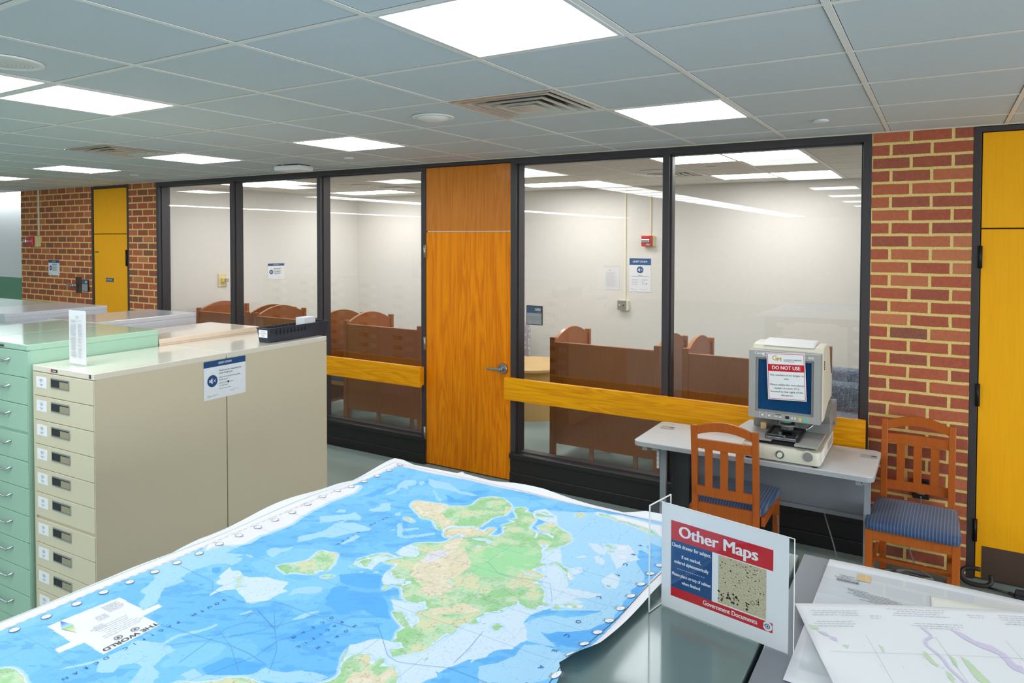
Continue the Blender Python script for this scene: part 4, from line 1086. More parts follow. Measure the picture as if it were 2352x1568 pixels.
cabinet('tan steel cabinet behind the labelled one, under the black bin', FA @ Matrix.Translation((-.53, 1.53, 0)) @ Matrix.Rotation(PI, 4, 'Z'), .53, .784, 1.40, 'paint_tan', 'paint_tan_top_lit', 'paint_tan_drawer', 11, .119, .1225, 'inset', 5)
FG = frame2(-3.934, 1.772, 2.1)
def green_extra(t):
    b = bmesh.new(); box(b, (-.30, -.002, 1.474), (-.22, .0, 1.489)); q = finish('maker_plate', b, 'steel', t)
    b = bmesh.new(); scribble(b, -.034, .034, 0, .006, 0, random.Random(3), .004, .008, .002); bmesh.ops.transform(b, matrix=face_matrix((-.26, -.0026, 1.4815), (1, 0, 0), (0, 0, 1)), verts=b.verts[:]); finish('print', b, 'ink', q)
cabinet('mint green steel cabinet with chrome pulls, left of the tan one', FG, .50, .715, 1.50, 'paint_green', 'paint_green_top_lit', 'paint_green', 11, .136, .139, 'bar', 3, extra=green_extra)
for k, (H, lb) in enumerate(((1.50, 'mint green cabinet at the left edge, beside the chrome pulled one'), (1.44, 'low green cabinet top under the grey ones at the left edge'), (1.44, None), (1.44, None), (1.44, None), (1.44, None))):
    cabinet(lb or 'green cabinet beyond the left edge of the picture', FG @ Matrix.Translation((-.505*(k+1), 0, 0)), .50, .715, H, 'paint_green', 'paint_green_top_lit', 'paint_green', 10 if lb else 0, .136, .139, 'bar', 3)
def rear_cab(lb, x1, w_, H, body, top, dr, y0=.722, d_=.74, n=10):
    # x1: right edge in the row frame (seen from the camera side); drawers face the glass
    cabinet(lb, FG @ Matrix.Translation((x1-w_, y0+d_, 0)) @ Matrix.Rotation(PI, 4, 'Z'), w_, d_, H, body, top, dr, n, .13, .13, 'inset', 5)
rear_cab('peach coloured cabinet top between the green and tan cabinets', -.002, .50, 1.44, 'paint_peach', 'paint_peach', 'paint_peach')
rear_cab('pale grey cabinet with a glossy top behind the mint green one', -.655, .55, 1.50, 'paint_grey', 'paint_grey', 'paint_grey')
rear_cab('lower grey cabinet between the two tall grey ones', -1.215, .525, 1.435, 'paint_grey', 'paint_grey', 'paint_grey')
rear_cab('grey cabinet near the narrow far door, standing left of the other grey ones', -1.745, .62, 1.50, 'paint_grey', 'paint_grey', 'paint_grey')
for k in range(4):
    rear_cab(('furthest pale green cabinet top beside the left grey cabinet', 'pale green cabinet top at the far left edge')[min(k, 1)] if k < 2 else 'pale green cabinet beyond the left edge', -2.375-.60*k, .595, 1.492, 'paint_green', 'paint_green_top_lit', 'paint_green')
# quiet study notice on the side of the tan cabinets
sd = Vector((-math.sin(R(2.2)), math.cos(R(2.2)), 0))
quiet_landscape('large quiet study notice stuck on the side of the tan cabinets', face_matrix((-3.4205, 2.541, 1.2605), sd, (0, 0, 1)), .279, .213, True)
# list in an acrylic stand on the tan cabinet
t = thing('index_stand', 'upright acrylic stand with a two column list, on the tan cabinet', 'sign holder', mat=frame2(-3.705, 1.897, 2.0) @ Matrix.Translation((0, 0, 1.4005)))
b = bmesh.new(); box(b, (-.076, -.003, .003), (.076, .0, .277), .0008); box(b, (-.076, -.045, .0), (.076, .045, .0028), .0008); finish('holder', b, 'acrylic', t)
b = bmesh.new(); box(b, (-.074, .0005, .006), (.074, .0012, .276)); finish('sheet', b, 'paper_white', t)
b = bmesh.new(); rn = random.Random(12)
rect(b, -.0, .252, .0, .252) if False else None
scribble(b, -.012, .012, .248, .003, 0, rn, .01, .02); scribble(b, -.010, .010, .240, .003, 0, rn, .01, .02)
for k in range(34):
    y = .228-k*.0056
    if rn.random() < .86: scribble(b, -.060+(.004 if k % 3 else 0), rn.uniform(-.016, -.004), y, .0019, 0, rn, .006, .02, .0012)
    if rn.random() < .7: scribble(b, .008, rn.uniform(.03, .05), y-.001, .0019, 0, rn, .006, .02, .0012)
for v in b.verts: v.co = (v.co.x, -.0036, v.co.y)
finish('print', b, 'ink_faint', t)
# black bin for returned films
t = thing('storage_bin', 'long black plastic bin labelled for microform returns, on the tan cabinet', 'bin', mat=frame2(-3.553, 2.918, 2.6) @ Matrix.Translation((0, 0, 1.4005)))
b = bmesh.new(); Lb, H = .495, .088; wb, wt = .043, .056
def frust(bm, x0b, x1b, x0t, x1t, y0b, y1b, y0t, y1t, z0, z1):
    vs = [bm.verts.new(p) for p in ((x0b, y0b, z0), (x1b, y0b, z0), (x1b, y1b, z0), (x0b, y1b, z0), (x0t, y0t, z1), (x1t, y0t, z1), (x1t, y1t, z1), (x0t, y1t, z1))]
    for f in ((0, 3, 2, 1), (4, 5, 6, 7), (0, 1, 5, 4), (1, 2, 6, 5), (2, 3, 7, 6), (3, 0, 4, 7)): bm.faces.new([vs[i] for i in f])
frust(b, -wb, wb, -wb, wb, 0, Lb, 0, Lb, 0, .004)
th = .003
frust(b, -wb, -wb+th, -wt, -wt+th, 0, Lb, -.006, Lb+.006, .004, H); frust(b, wb-th, wb, wt-th, wt, 0, Lb, -.006, Lb+.006, .004, H)
frust(b, -wb+th, wb-th, -wt+th, wt-th, 0, th, -.006, -.006+th, .004, H); frust(b, -wb+th, wb-th, -wt+th, wt-th, Lb-th, Lb, Lb+.006-th, Lb+.006, .004, H)
body_ = finish('tray', b, 'plastic_black', t)
b = bmesh.new()
for a, c in (((-wt-.004, -.010, H-.003), (wt+.004, -.002, H+.002)), ((-wt-.004, Lb+.002, H-.003), (wt+.004, Lb+.010, H+.002)), ((-wt-.004, -.002, H-.003), (-wt+.002, Lb+.002, H+.002)), ((wt-.002, -.002, H-.003), (wt+.004, Lb+.002, H+.002))): box(b, a, c)
finish('rim', b, 'plastic_black', t)
b = bmesh.new()
for k in range(9):
    y = .05+k*.03; box(b, (wt-.005, y, H-.040), (wt-.0002, y+.003, H-.006)); box(b, (-wt+.004, y, H-.040), (-wt+.008, y+.003, H-.006))
finish('divider_slot', b, 'dark_void', t)
b = bmesh.new(); box(b, (-.037, -.0095, .032), (.037, -.0075, .078)); lc = finish('label_card', b, 'card_white', t)
b = bmesh.new()
for k, s in enumerate(('RETURN', 'MICROFORMS', 'HERE')): text(b, s, .0125, 0, .069-k*.0135, 0, width=(.036, .058, .024)[k])
for v in b.verts: v.co = (v.co.x, -.0098, v.co.y)
finish('lettering', b, 'ink_grey', lc)
t = thing('film_box', 'small white cardboard box standing in the black bin', 'box', mat=frame2(-3.565, 3.262, 4) @ Matrix.Translation((0, 0, 1.405)))
b = bmesh.new(); box(b, (-.038, -.05, .0), (.038, .05, .122), .001); finish('carton', b, 'paper_grey', t)
b = bmesh.new(); box(b, (-.03, -.0508, .055), (-.015, -.0502, .062)); finish('red_mark', b, 'sign_red', t)

# ------------------------------------------------------------------ flat file map cabinets
TZ = 1.198
def FR(x, y): return Matrix.Translation((x, y, 0)) @ Matrix.Rotation(PI, 4, 'Z')
cabinet('wide grey green map cabinet carrying the world map', FR(-1.680, 1.992), 1.370, 1.04, TZ, 'paint_greygreen', 'paint_greygreen', 'paint_greygreen', 8, .13, .135, 'wide', group='flat map cabinets', name='map_cabinet')
cabinet('slate grey map cabinet on the right, carrying loose white maps', FR(-.302, 2.008), 1.370, 1.05, TZ, 'paint_slate', 'paint_slate', 'paint_slate', 8, .13, .135, 'wide', group='flat map cabinets', name='map_cabinet')
cabinet('map cabinet in the row nearer the camera, below the picture', FR(-1.680, .948), 1.370, 1.04, TZ, 'paint_greygreen', 'paint_greygreen', 'paint_greygreen', 0, .13, .135, 'wide', group='flat map cabinets', name='map_cabinet')

# ------------------------------------------------------------------ the world map
MAPD = json.loads(r'''{"light":[[-1587,1030,-1590,1061,-1600,1070,-1599,1095,-1591,1130,-1566,1155,-1575,1176,-1566,1214,-1582,1212,-1618,1198,-1619,1248,-1606,1273,-1624,1335,-1623,1367,-1624,1425,-1627,1472,-1635,1495,-1705,1496,-1646,1372,-1646,1279,-1672,1233,-1699,1160,-1704,1107,-1698,1039],[-1534,1263,-1539,1283,-1527,1293,-1506,1294,-1498,1314,-1490,1316,-1484,1296,-1491,1276,-1487,1246,-1513,1251],[-1505,1341,-1529,1369,-1522,1385,-1508,1406,-1499,1443,-1509,1483,-1502,1514,-1501,1535,-1514,1502,-1469,1530,-1433,1525,-1398,1521,-1393,1508,-1418,1476,-1440,1438,-1445,1420,-1477,1400,-1485,1371,-1498,1352],[-1293,1126,-1305,1158,-1292,1179,-1260,1199,-1245,1182,-1253,1163,-1282,1146],[-1569,1159,-1579,1179,-1559,1204,-1548,1198,-1540,1177,-1542,1160],[-1566,1221,-1546,1228,-1533,1217,-1546,1215],[-1545,1754,-1539,1801,-1566,1837,-1581,1891,-1544,1909,-1519,1874,-1532,1849,-1515,1824,-1542,1825,-1524,1776,-1534,1745],[-1525,1898,-1521,1919,-1503,1903,-1496,1879,-1510,1880],[-1521,1947,-1482,1943,-1433,1945,-1395,1924,-1351,1899,-1315,1904,-1281,1896,-1294,1883,-1337,1882,-1393,1890,-1424,1888,-1449,1882,-1476,1892],[-1437,1863,-1432,1866,-1385,1820,-1362,1810,-1353,1791,-1374,1802,-1406,1831],[-1502,1623,-1489,1661,-1503,1684,-1478,1699,-1441,1653,-1451,1632,-1479,1619],[-1578,1576,-1555,1583,-1548,1566,-1570,1549],[-1588,1505,-1547,1545,-1529,1570,-1520,1583,-1477,1566,-1469,1550,-1495,1535,-1516,1515,-1548,1468],[-1395,1399,-1403,1430,-1406,1465,-1386,1465,-1384,1435,-1388,1404],[-1412,1642,-1401,1659,-1384,1637,-1398,1629],[-1345,1537,-1337,1558,-1332,1545],[-1707,1706,-1668,1738,-1655,1721,-1666,1697,-1647,1659,-1663,1641],[-1356,1586,-1351,1602,-1318,1570,-1283,1597,-1273,1588,-1304,1559,-1304,1546,-1283,1528,-1244,1577,-1223,1596,-1215,1585,-1246,1544,-1267,1519,-1298,1519],[-1032,1833,-1017,1911,-894,1972,-655,1903,-634,1835,-668,1851,-676,1821,-646,1779,-682,1787,-663,1712,-623,1667,-607,1631,-618,1566,-608,1545,-621,1463,-740,1391,-805,1471,-857,1539,-893,1628,-870,1702,-869,1766,-905,1797,-964,1831,-990,1829],[-759,1130,-733,1165,-720,1200,-723,1226,-722,1244,-692,1263,-658,1259,-625,1251,-600,1257,-605,1192,-608,1163,-731,1088],[-766,1313,-750,1351,-727,1374,-700,1379,-671,1406,-646,1440,-632,1484,-611,1505,-603,1437,-600,1419,-621,1385,-633,1359,-658,1336,-683,1324,-701,1302,-717,1304,-692,1285,-662,1267,-727,1260,-746,1293],[-1416,833,-1385,852,-1343,860,-1325,855,-1324,829,-1300,801,-1272,791,-1255,768,-1293,744,-1322,790,-1346,791,-1365,770,-1355,749,-1372,736,-1389,737,-1414,752,-1446,702,-1446,714,-1424,756,-1417,776,-1412,805],[-1650,1072,-1668,1045,-1670,1029,-1641,1013,-1613,960,-1586,959,-1557,921,-1525,916,-1527,948,-1579,999,-1567,1043],[-1688,824,-1689,836,-1692,880,-1689,869,-1683,856,-1677,839],[-1236,814,-1233,837,-1204,833,-1139,866,-1119,885,-1112,911,-1094,914,-1064,926,-1050,942,-1025,953,-990,957,-1000,930,-1060,890,-1098,877,-1150,852,-1204,809],[-1363,853,-1366,885,-1355,911,-1335,943,-1336,965,-1327,963,-1325,949,-1336,920,-1354,888,-1353,851],[-1327,1012,-1313,1037,-1303,1036,-1320,1012],[-1204,1059,-1204,1092,-1186,1118,-1182,1111,-1189,1073,-1198,1059],[-1426,827,-1409,840,-1382,850,-1365,852,-1342,858,-1322,858,-1320,844,-1313,825,-1302,802,-1276,796,-1261,784,-1273,756,-1289,747,-1322,790,-1344,791,-1357,787]],"pale":[[-1538,1152,-1518,1139,-1503,1151,-1467,1137,-1446,1145,-1410,1162,-1364,1167,-1344,1170,-1330,1142,-1309,1142,-1318,1120,-1318,1086,-1334,1060,-1350,1058,-1392,1074,-1427,1083,-1446,1067,-1451,1032,-1466,1059,-1464,1079,-1483,1076,-1496,1082,-1504,1100,-1519,1105,-1529,1128],[-1291,1341,-1283,1394,-1237,1422,-1224,1420,-1198,1420,-1196,1399,-1220,1385,-1232,1367,-1216,1327,-1245,1324,-1274,1321],[-1233,1504,-1237,1473,-1233,1430,-1207,1430,-1183,1434,-1172,1452,-1203,1494],[-1181,1355,-1149,1324,-1116,1333,-1109,1326,-1097,1335,-1089,1327,-1093,1314,-1120,1301,-1139,1285,-1161,1299,-1173,1323],[-1081,1242,-1043,1253,-1019,1260,-1008,1275,-983,1255,-997,1233,-990,1217,-967,1202,-960,1172,-995,1196,-1019,1211,-1043,1207],[-1010,1020,-1031,1056,-1019,1069,-1009,1092,-990,1107,-966,1112,-945,1121,-911,1080,-915,1040,-994,1032],[-885,1133,-875,1197,-864,1294,-825,1371,-732,1217,-763,1198,-767,1162,-793,1135,-811,1098,-814,1077,-825,1075,-810,1065,-821,1051,-828,1028,-860,1009,-898,1051,-915,1040,-940,1069,-916,1077],[-862,1283,-823,1327,-820,1373,-784,1373,-806,1470,-825,1518,-773,1535,-754,1502,-674,1522,-672,1502,-720,1466,-690,1461,-756,1386,-771,1351,-766,1313,-746,1293,-724,1262,-733,1242,-735,1219,-773,1181,-778,1158,-778,1128],[-819,1758,-799,1770,-767,1747,-746,1718,-767,1711,-798,1734],[-770,1686,-763,1702,-738,1688,-734,1663,-755,1662],[-786,1779,-717,1802,-662,1735,-681,1712,-694,1655,-737,1724,-762,1738],[-703,1582,-694,1634,-664,1616,-656,1567,-675,1555],[-903,1645,-866,1686,-826,1612,-798,1586,-765,1524,-816,1508,-873,1578],[-1058,1879,-1037,1915,-979,1881,-957,1835,-987,1824,-1027,1829],[-810,1662,-796,1693,-787,1681,-804,1660],[-814,1583,-774,1619,-760,1595,-772,1566,-791,1576]],"deep":[[-1568,1124,-1557,1138,-1534,1120,-1533,1108,-1549,1108],[-1525,1050,-1519,1059,-1509,1053,-1515,1047],[-1573,1172,-1561,1179,-1557,1171,-1564,1167],[-1408,1095,-1376,1101,-1378,1118,-1371,1122,-1361,1093,-1383,1084],[-1236,1214,-1209,1235,-1136,1161,-1185,1147,-1212,1163],[-1600,1696,-1589,1804,-1590,1840,-1577,1821,-1563,1743,-1563,1710],[-1382,1854,-1317,1829,-1275,1839,-1289,1815,-1334,1810],[-1508,1719,-1483,1727,-1478,1714,-1497,1710],[-1216,1213,-1125,1243,-1096,1237,-1068,1215,-1037,1185,-1024,1174,-1053,1164,-1108,1175,-1137,1134,-1194,1145,-1225,1186],[-1270,1268,-1234,1295,-1179,1319,-1134,1263,-1173,1244,-1216,1238,-1242,1240],[-717,1304,-701,1302,-683,1324,-658,1336,-633,1359,-621,1385,-600,1419,-600,1348,-600,1277,-617,1273,-649,1278,-680,1281],[-1221,844,-1209,896,-1122,919,-1116,887,-1155,856,-1189,839],[-1159,999,-1162,1053,-1123,1100,-1101,1051,-1134,1002],[-898,1815,-898,1864,-826,1930,-746,1874,-695,1872,-690,1850,-762,1793,-820,1783,-869,1772],[-576,1798,-583,1631,-617,1561,-603,1532,-579,1529,-584,1682]],"white":[[-1678,1178,-1679,1203,-1623,1260,-1632,1325,-1617,1406,-1639,1492,-1651,1611,-1647,1715,-1675,1776,-1708,1667,-1707,1451,-1702,1321,-1709,1214],[-891,1966,-881,1975,-850,1968,-811,1984,-733,1973,-687,1972,-654,1898,-695,1939,-741,1946,-777,1953,-814,1952,-850,1968,-872,1954]],"land":[[-1432,1212,-1434,1218,-1428,1232,-1406,1248,-1408,1260,-1393,1277,-1396,1299,-1410,1328,-1409,1342,-1390,1340,-1364,1351,-1353,1347,-1344,1328,-1333,1313,-1322,1300,-1320,1286,-1311,1271,-1312,1258,-1323,1262,-1329,1255,-1336,1241,-1325,1236,-1311,1235,-1339,1223,-1363,1215,-1380,1207,-1379,1198,-1396,1199,-1415,1205],[-1463,1219,-1452,1224,-1449,1218,-1456,1215],[-1303,1235,-1294,1245,-1279,1261,-1272,1254,-1280,1242,-1288,1228],[-1472,1134,-1457,1124,-1454,1117,-1444,1111,-1448,1106,-1460,1113,-1472,1120,-1475,1129],[-1444,1098,-1440,1102,-1429,1101,-1417,1107,-1424,1099,-1430,1088],[-1417,1724,-1426,1746,-1422,1762,-1400,1766,-1368,1774,-1333,1784,-1311,1771,-1288,1788,-1255,1801,-1249,1818,-1256,1854,-1259,1881,-1245,1901,-1228,1920,-1199,1922,-1172,1906,-1148,1886,-1134,1871,-1121,1828,-1121,1802,-1132,1792,-1140,1766,-1136,1734,-1136,1714,-1135,1692,-1145,1682,-1175,1670,-1201,1661,-1217,1648,-1220,1629,-1220,1614,-1239,1624,-1267,1647,-1289,1668,-1307,1664,-1321,1659,-1336,1667,-1350,1680,-1372,1688,-1382,1697,-1397,1703],[-1371,1635,-1367,1642,-1341,1636,-1322,1627,-1315,1617,-1339,1623,-1361,1627],[-1185,1588,-1193,1595,-1199,1604,-1208,1621,-1212,1638,-1199,1646,-1169,1661,-1145,1679,-1125,1672,-1106,1668,-1105,1675,-1110,1694,-1106,1709,-1093,1711,-1086,1696,-1086,1667,-1079,1653,-1069,1672,-1059,1690,-1076,1652,-1052,1667,-1052,1694,-1067,1718,-1070,1737,-1090,1732,-1068,1782,-1095,1787,-1072,1802,-1087,1822,-1114,1852,-1122,1871,-1110,1887,-1083,1887,-1079,1858,-1057,1867,-1039,1844,-1018,1813,-1016,1785,-1005,1756,-991,1751,-976,1740,-963,1708,-958,1711,-966,1740,-963,1748,-938,1743,-916,1731,-916,1744,-933,1753,-956,1766,-968,1758,-991,1779,-984,1818,-976,1824,-964,1831,-949,1819,-925,1805,-898,1788,-882,1771,-866,1755,-864,1737,-869,1712,-880,1683,-890,1653,-898,1654,-903,1688,-926,1674,-909,1660,-905,1644,-892,1629,-881,1601,-873,1578,-852,1583,-863,1568,-866,1555,-877,1537,-855,1535,-821,1525,-829,1510,-838,1477,-816,1488,-813,1470,-808,1473,-788,1452,-779,1429,-777,1417,-765,1415,-756,1403,-774,1396,-775,1378,-792,1372,-815,1380,-829,1394,-821,1376,-832,1352,-842,1329,-827,1329,-851,1310,-834,1339,-828,1331,-841,1314,-869,1302,-856,1299,-859,1290,-865,1275,-851,1263,-863,1246,-877,1243,-878,1229,-869,1199,-885,1194,-887,1184,-888,1165,-885,1158,-895,1149,-884,1147,-885,1128,-896,1111,-910,1093,-918,1079,-925,1070,-932,1070,-946,1083,-947,1086,-937,1097,-929,1109,-937,1110,-947,1120,-953,1118,-964,1114,-967,1130,-977,1144,-978,1157,-977,1168,-988,1169,-999,1175,-1009,1177,-1027,1187,-1044,1201,-1035,1207,-1023,1210,-1006,1204,-993,1193,-970,1176,-960,1172,-968,1188,-967,1202,-980,1216,-990,1217,-997,1233,-991,1243,-984,1255,-997,1266,-1008,1275,-1017,1269,-1019,1260,-1031,1255,-1048,1258,-1066,1267,-1079,1280,-1092,1301,-1109,1293,-1120,1298,-1115,1303,-1097,1307,-1093,1314,-1089,1327,-1097,1335,-1109,1326,-1116,1333,-1126,1327,-1140,1325,-1157,1333,-1169,1344,-1161,1336,-1173,1348,-1177,1365,-1181,1383,-1188,1389,-1203,1377,-1215,1372,-1222,1379,-1218,1397,-1208,1413,-1196,1421,-1199,1430,-1183,1434,-1171,1447,-1175,1461,-1192,1478,-1206,1495,-1227,1500,-1233,1504,-1222,1514,-1196,1533,-1171,1549,-1157,1563,-1156,1587,-1133,1611,-1140,1625,-1159,1613,-1164,1601,-1172,1581],[-1040,1851,-1041,1874,-1012,1868,-991,1873,-986,1869,-1005,1857,-1031,1846],[-1036,1889,-1020,1890,-1011,1880,-1026,1879],[-946,1932,-933,1943,-915,1947,-916,1919,-930,1907],[-882,1971,-850,1968,-828,1959,-812,1946,-775,1947,-739,1941,-703,1934,-661,1900,-685,1905,-732,1924,-770,1936,-807,1935,-829,1950,-851,1952,-872,1954],[-854,1587,-840,1606,-816,1597,-796,1587,-775,1568,-762,1541,-771,1536,-791,1569,-815,1586,-838,1594],[-777,1771,-761,1778,-740,1764,-747,1759],[-758,1743,-736,1748,-743,1738],[-680,1567,-669,1566,-673,1559],[-743,1403,-743,1420,-721,1411,-733,1402],[-730,1424,-716,1443,-683,1443,-682,1436,-699,1427,-719,1424],[-678,1455,-673,1458,-674,1451],[-815,1263,-814,1284,-797,1282,-795,1279,-802,1259],[-843,1264,-834,1271,-834,1265],[-954,951,-994,991,-982,987,-976,989,-995,1006,-999,1015,-999,1035,-991,1036,-989,1043,-972,1052,-964,1048,-956,1041,-951,1029,-941,1030,-946,1044,-942,1054,-934,1059,-926,1048,-930,1040,-926,1031,-914,1039,-900,1051,-893,1039,-882,1032,-843,985,-933,930],[-1000,1005,-1016,1022,-1028,1042,-1031,1049,-1028,1048,-1019,1035,-1009,1020,-998,1007],[-867,1096,-868,1109,-862,1105,-863,1095],[-1224,773,-1227,784,-1217,797,-1203,808,-1184,814,-1163,830,-1156,836,-1147,850,-1135,863,-1119,871,-1102,871,-1085,871,-1067,869],[-990,916,-996,926,-979,946,-976,962,-980,977,-988,987,-997,1007,-999,1017,-1000,1032,-988,1047,-911,964],[-1561,632,-1548,640,-1543,646,-1522,653,-1505,655,-1483,653,-1455,645,-1433,636,-1488,602],[-1282,1384,-1267,1407,-1244,1430,-1243,1426,-1261,1401,-1275,1379],[-1276,1377,-1286,1376,-1292,1346,-1288,1344],[-1278,1344,-1278,1362,-1263,1372,-1250,1356,-1237,1338,-1244,1334,-1261,1339],[-1259,1398,-1245,1412,-1217,1411,-1230,1408,-1253,1398],[-1287,1323,-1264,1327,-1264,1322,-1279,1318],[-1238,1303,-1231,1310,-1225,1306,-1231,1300],[-1210,1320,-1200,1326,-1192,1324,-1201,1316],[-1194,1370,-1188,1374,-1185,1368],[-1134,1284,-1124,1289,-1118,1277,-1120,1263,-1118,1254,-1099,1249,-1089,1249,-1095,1249,-1113,1253,-1120,1255,-1125,1269],[-1082,1254,-1062,1249,-1040,1249,-1023,1252,-1034,1250,-1058,1250,-1070,1248,-1084,1248],[-1119,1333,-1099,1315,-1109,1296,-1120,1298,-1113,1304,-1100,1310]],"tan":[[-1417,1725,-1419,1758,-1366,1771,-1333,1784,-1299,1763,-1297,1720,-1244,1688,-1204,1672,-1220,1629,-1270,1665,-1318,1678,-1342,1678],[-1212,1622,-1153,1678,-1105,1707,-1092,1708,-1091,1646,-1139,1601,-1156,1569,-1136,1507,-1106,1536,-1132,1609,-1171,1578],[-1146,1420,-1154,1496,-1104,1526,-1097,1559,-1014,1475,-1012,1427,-1019,1399,-1028,1347,-1088,1347,-1117,1354,-1132,1388],[-1019,1292,-982,1343,-1004,1368,-1043,1375,-1074,1407,-1125,1380,-1118,1361,-1060,1329],[-984,1255,-940,1285,-923,1315,-871,1305,-921,1260,-960,1243],[-949,954,-960,987,-927,1013,-908,1003,-903,1039,-901,1046,-889,1023,-887,992],[-884,1433,-871,1450,-856,1425,-894,1436],[-1155,1866,-1134,1871,-1121,1828,-1121,1802],[-976,1824,-949,1819,-949,1804,-970,1806]],"snow":[[-1149,1439,-1154,1479,-1136,1507,-1108,1518,-1110,1489,-1109,1453,-1125,1432]],"bright":[[-1038,1587,-986,1631,-928,1648,-895,1627,-876,1582,-873,1551,-879,1536,-892,1492,-958,1441,-1022,1465,-1053,1530],[-973,1437,-999,1482,-921,1529,-890,1478,-928,1455]],"water":[[-1109,1614,-1092,1627,-1069,1632,-1053,1621,-1052,1607,-1067,1618,-1085,1610],[-1073,1582,-1066,1589,-1058,1583,-1062,1575],[-1214,1647,-1150,1689,-1145,1682,-1202,1650],[-1023,1390,-1019,1390,-1008,1379,-993,1373,-996,1369,-1014,1378],[-1207,2095,-1206,2095,-1206,2096],[-1063,1634,-1050,1629,-1049,1611,-1062,1615],[-899,1524,-874,1518,-846,1520,-834,1520,-851,1512,-872,1507]],"greenld":[[-744,1785,-715,1797,-709,1782,-730,1763],[-722,1739,-692,1734,-696,1722,-707,1719],[-791,1576,-780,1572,-764,1545,-770,1539],[-701,1441,-686,1446,-685,1434,-695,1432],[-720,1430,-706,1438,-705,1427,-715,1424]],"route":[[-1654,1091,-1571,1083,-1515,1079,-1508,1081,-1472,1052,-1356,1052,-1297,1091,-1167,1099,-1081,1104,-1072,1109],[-1113,1104,-1064,1108,-1031,1142,-990,1110,-938,1067,-907,1062,-871,1075,-809,1097,-718,1096],[-734,1093,-719,1095],[-1319,953,-1234,924,-1140,872],[-1264,1060,-1212,1018,-1140,962,-1092,901],[-1294,1042,-1203,1011,-1235,1078],[-1434,896,-1247,925,-1179,926,-1122,919],[-1353,851,-1232,984,-1158,1135],[-1273,834,-1300,964,-1273,1017],[-1204,809,-1160,926,-1167,986,-1104,1139],[-1293,1003,-1315,1051,-1205,1013],[-1357,1501,-1367,1613,-1350,1658],[-1361,1603,-1255,1521,-1251,1585],[-992,1516,-934,1477,-799,1499,-753,1423],[-809,1116,-811,1166,-822,1239]],"clockL":[-1677,722,-1675,784,-1675,848,-1677,910,-1676,972,-1676,1036,-1675,1096,-1674,1159,-1677,1223,-1678,1287,-1680,1353,-1681,1416,-1682,1482,-1691,1552,-1699,1622,-1699,1687,-1689,1742,-1688,1804,-1690,1871,-1695,1940,-1700,2007],"clockR":[-608,1166,-615,1240,-610,1293,-607,1352,-606,1411,-605,1472,-605,1535,-605,1600,-606,1666,-603,1724],"legend":[-1632,765,-1625,918,-1523,915,-1520,947,-1501,945,-1500,898,-1432,897,-1430,773,-1504,776,-1508,728,-1529,730,-1528,761],"diam":[-1628,784,-1595,797,-1555,785,-1592,775]}''')
MD = {k: [np.array(v_, float).reshape(-1, 2)/1000 for v_ in v] for k, v in MAPD.items() if k not in ('clockL', 'clockR', 'legend', 'diam')}
CL = np.array(MAPD['clockL'], float).reshape(-1, 2)/1000; CRt = np.array(MAPD['clockR'], float).reshape(-1, 2)/1000; LEG = np.array(MAPD['legend'], float).reshape(-1, 2)/1000
def mapz(x, y):
    x = np.asarray(x, float); y = np.asarray(y, float)
    z = TZ+.0035+.0012*np.sin(x*9+1)*np.sin(y*7)+.0008*np.sin(x*23+y*17)
    dl = np.clip(-1.70-x, 0, .2)                       # left overhang droops, with waves
    z = z-dl*dl*(1.2)+dl*.10*np.sin(y*13+.6)*np.clip((y-.9)*2, 0, 1)
    df = np.clip(y-2.0, 0, .2); z = z+df*.05*np.sin(x*15)
    dr = np.clip(x+.66, 0, .2); w_ = np.clip((1.95-y)*1.5, 0, 1)
    z = z+dr*dr*2.2*w_+dr*.10*(np.sin(y*16+1)+1)*.5*w_
    cb_ = np.exp(-((y-1.215)/.045)**2)*np.clip((x+.655)/.07, 0, 1.3)**2    # lifted curl on the right margin
    z = z+cb_*.022
    return z
YN, YF = .32, 2.05
xlp = [(.32, -1.745), (.8, -1.745), (1.02, -1.75), (1.13, -1.745), (1.24, -1.787), (1.4, -1.785), (1.56, -1.79), (1.73, -1.803), (1.773, -1.795), (1.805, -1.745), (1.86, -1.752), (1.99, -1.768), (2.05, -1.79)]
xrp = [(.32, -.57), (1.1, -.59), (1.17, -.60), (1.21, -.625), (1.235, -.60), (1.30, -.578), (1.5, -.563), (1.7, -.556), (2.05, -.56)]
yfp = [(-1.80, .034), (-1.735, .016), (-1.66, -.012), (-1.5, -.010), (-1.466, -.008), (-1.459, .017), (-1.445, .004), (-1.32, -.004), (-1.24, .011), (-1.12, .011), (-1.03, -.004), (-.92, -.026), (-.82, -.036), (-.765, .006), (-.55, .005)]
def ip(P, v): return np.interp(v, [p[0] for p in P], [p[1] for p in P])
NXg, NYg = 660, 960
vv = np.linspace(0, 1, NYg); uu = np.linspace(0, 1, NXg)
Y1 = YN+vv*(YF-YN)
XL, XR = ip(xlp, Y1), ip(xrp, Y1)
PXm = XL[:, None]+uu[None, :]*(XR-XL)[:, None]
PYm = Y1[:, None]+ip(yfp, PXm)*np.clip((Y1[:, None]-1.97)/.08, 0, 1)**1.5
PZm = mapz(PXm, PYm)
rs = np.random.RandomState(5)
def vnoise(X, Y, f, seed):
    r_ = np.random.RandomState(seed); L = r_.rand(256, 256)
    x = X*f+seed*3.1; y = Y*f+seed*7.7; xi = np.floor(x).astype(int); yi = np.floor(y).astype(int); fx = x-xi; fy = y-yi
    fx = fx*fx*(3-2*fx); fy = fy*fy*(3-2*fy)
    g = lambda a, b_: L[a & 255, b_ & 255]
    return (g(xi, yi)*(1-fx)+g(xi+1, yi)*fx)*(1-fy)+(g(xi, yi+1)*(1-fx)+g(xi+1, yi+1)*fx)*fy
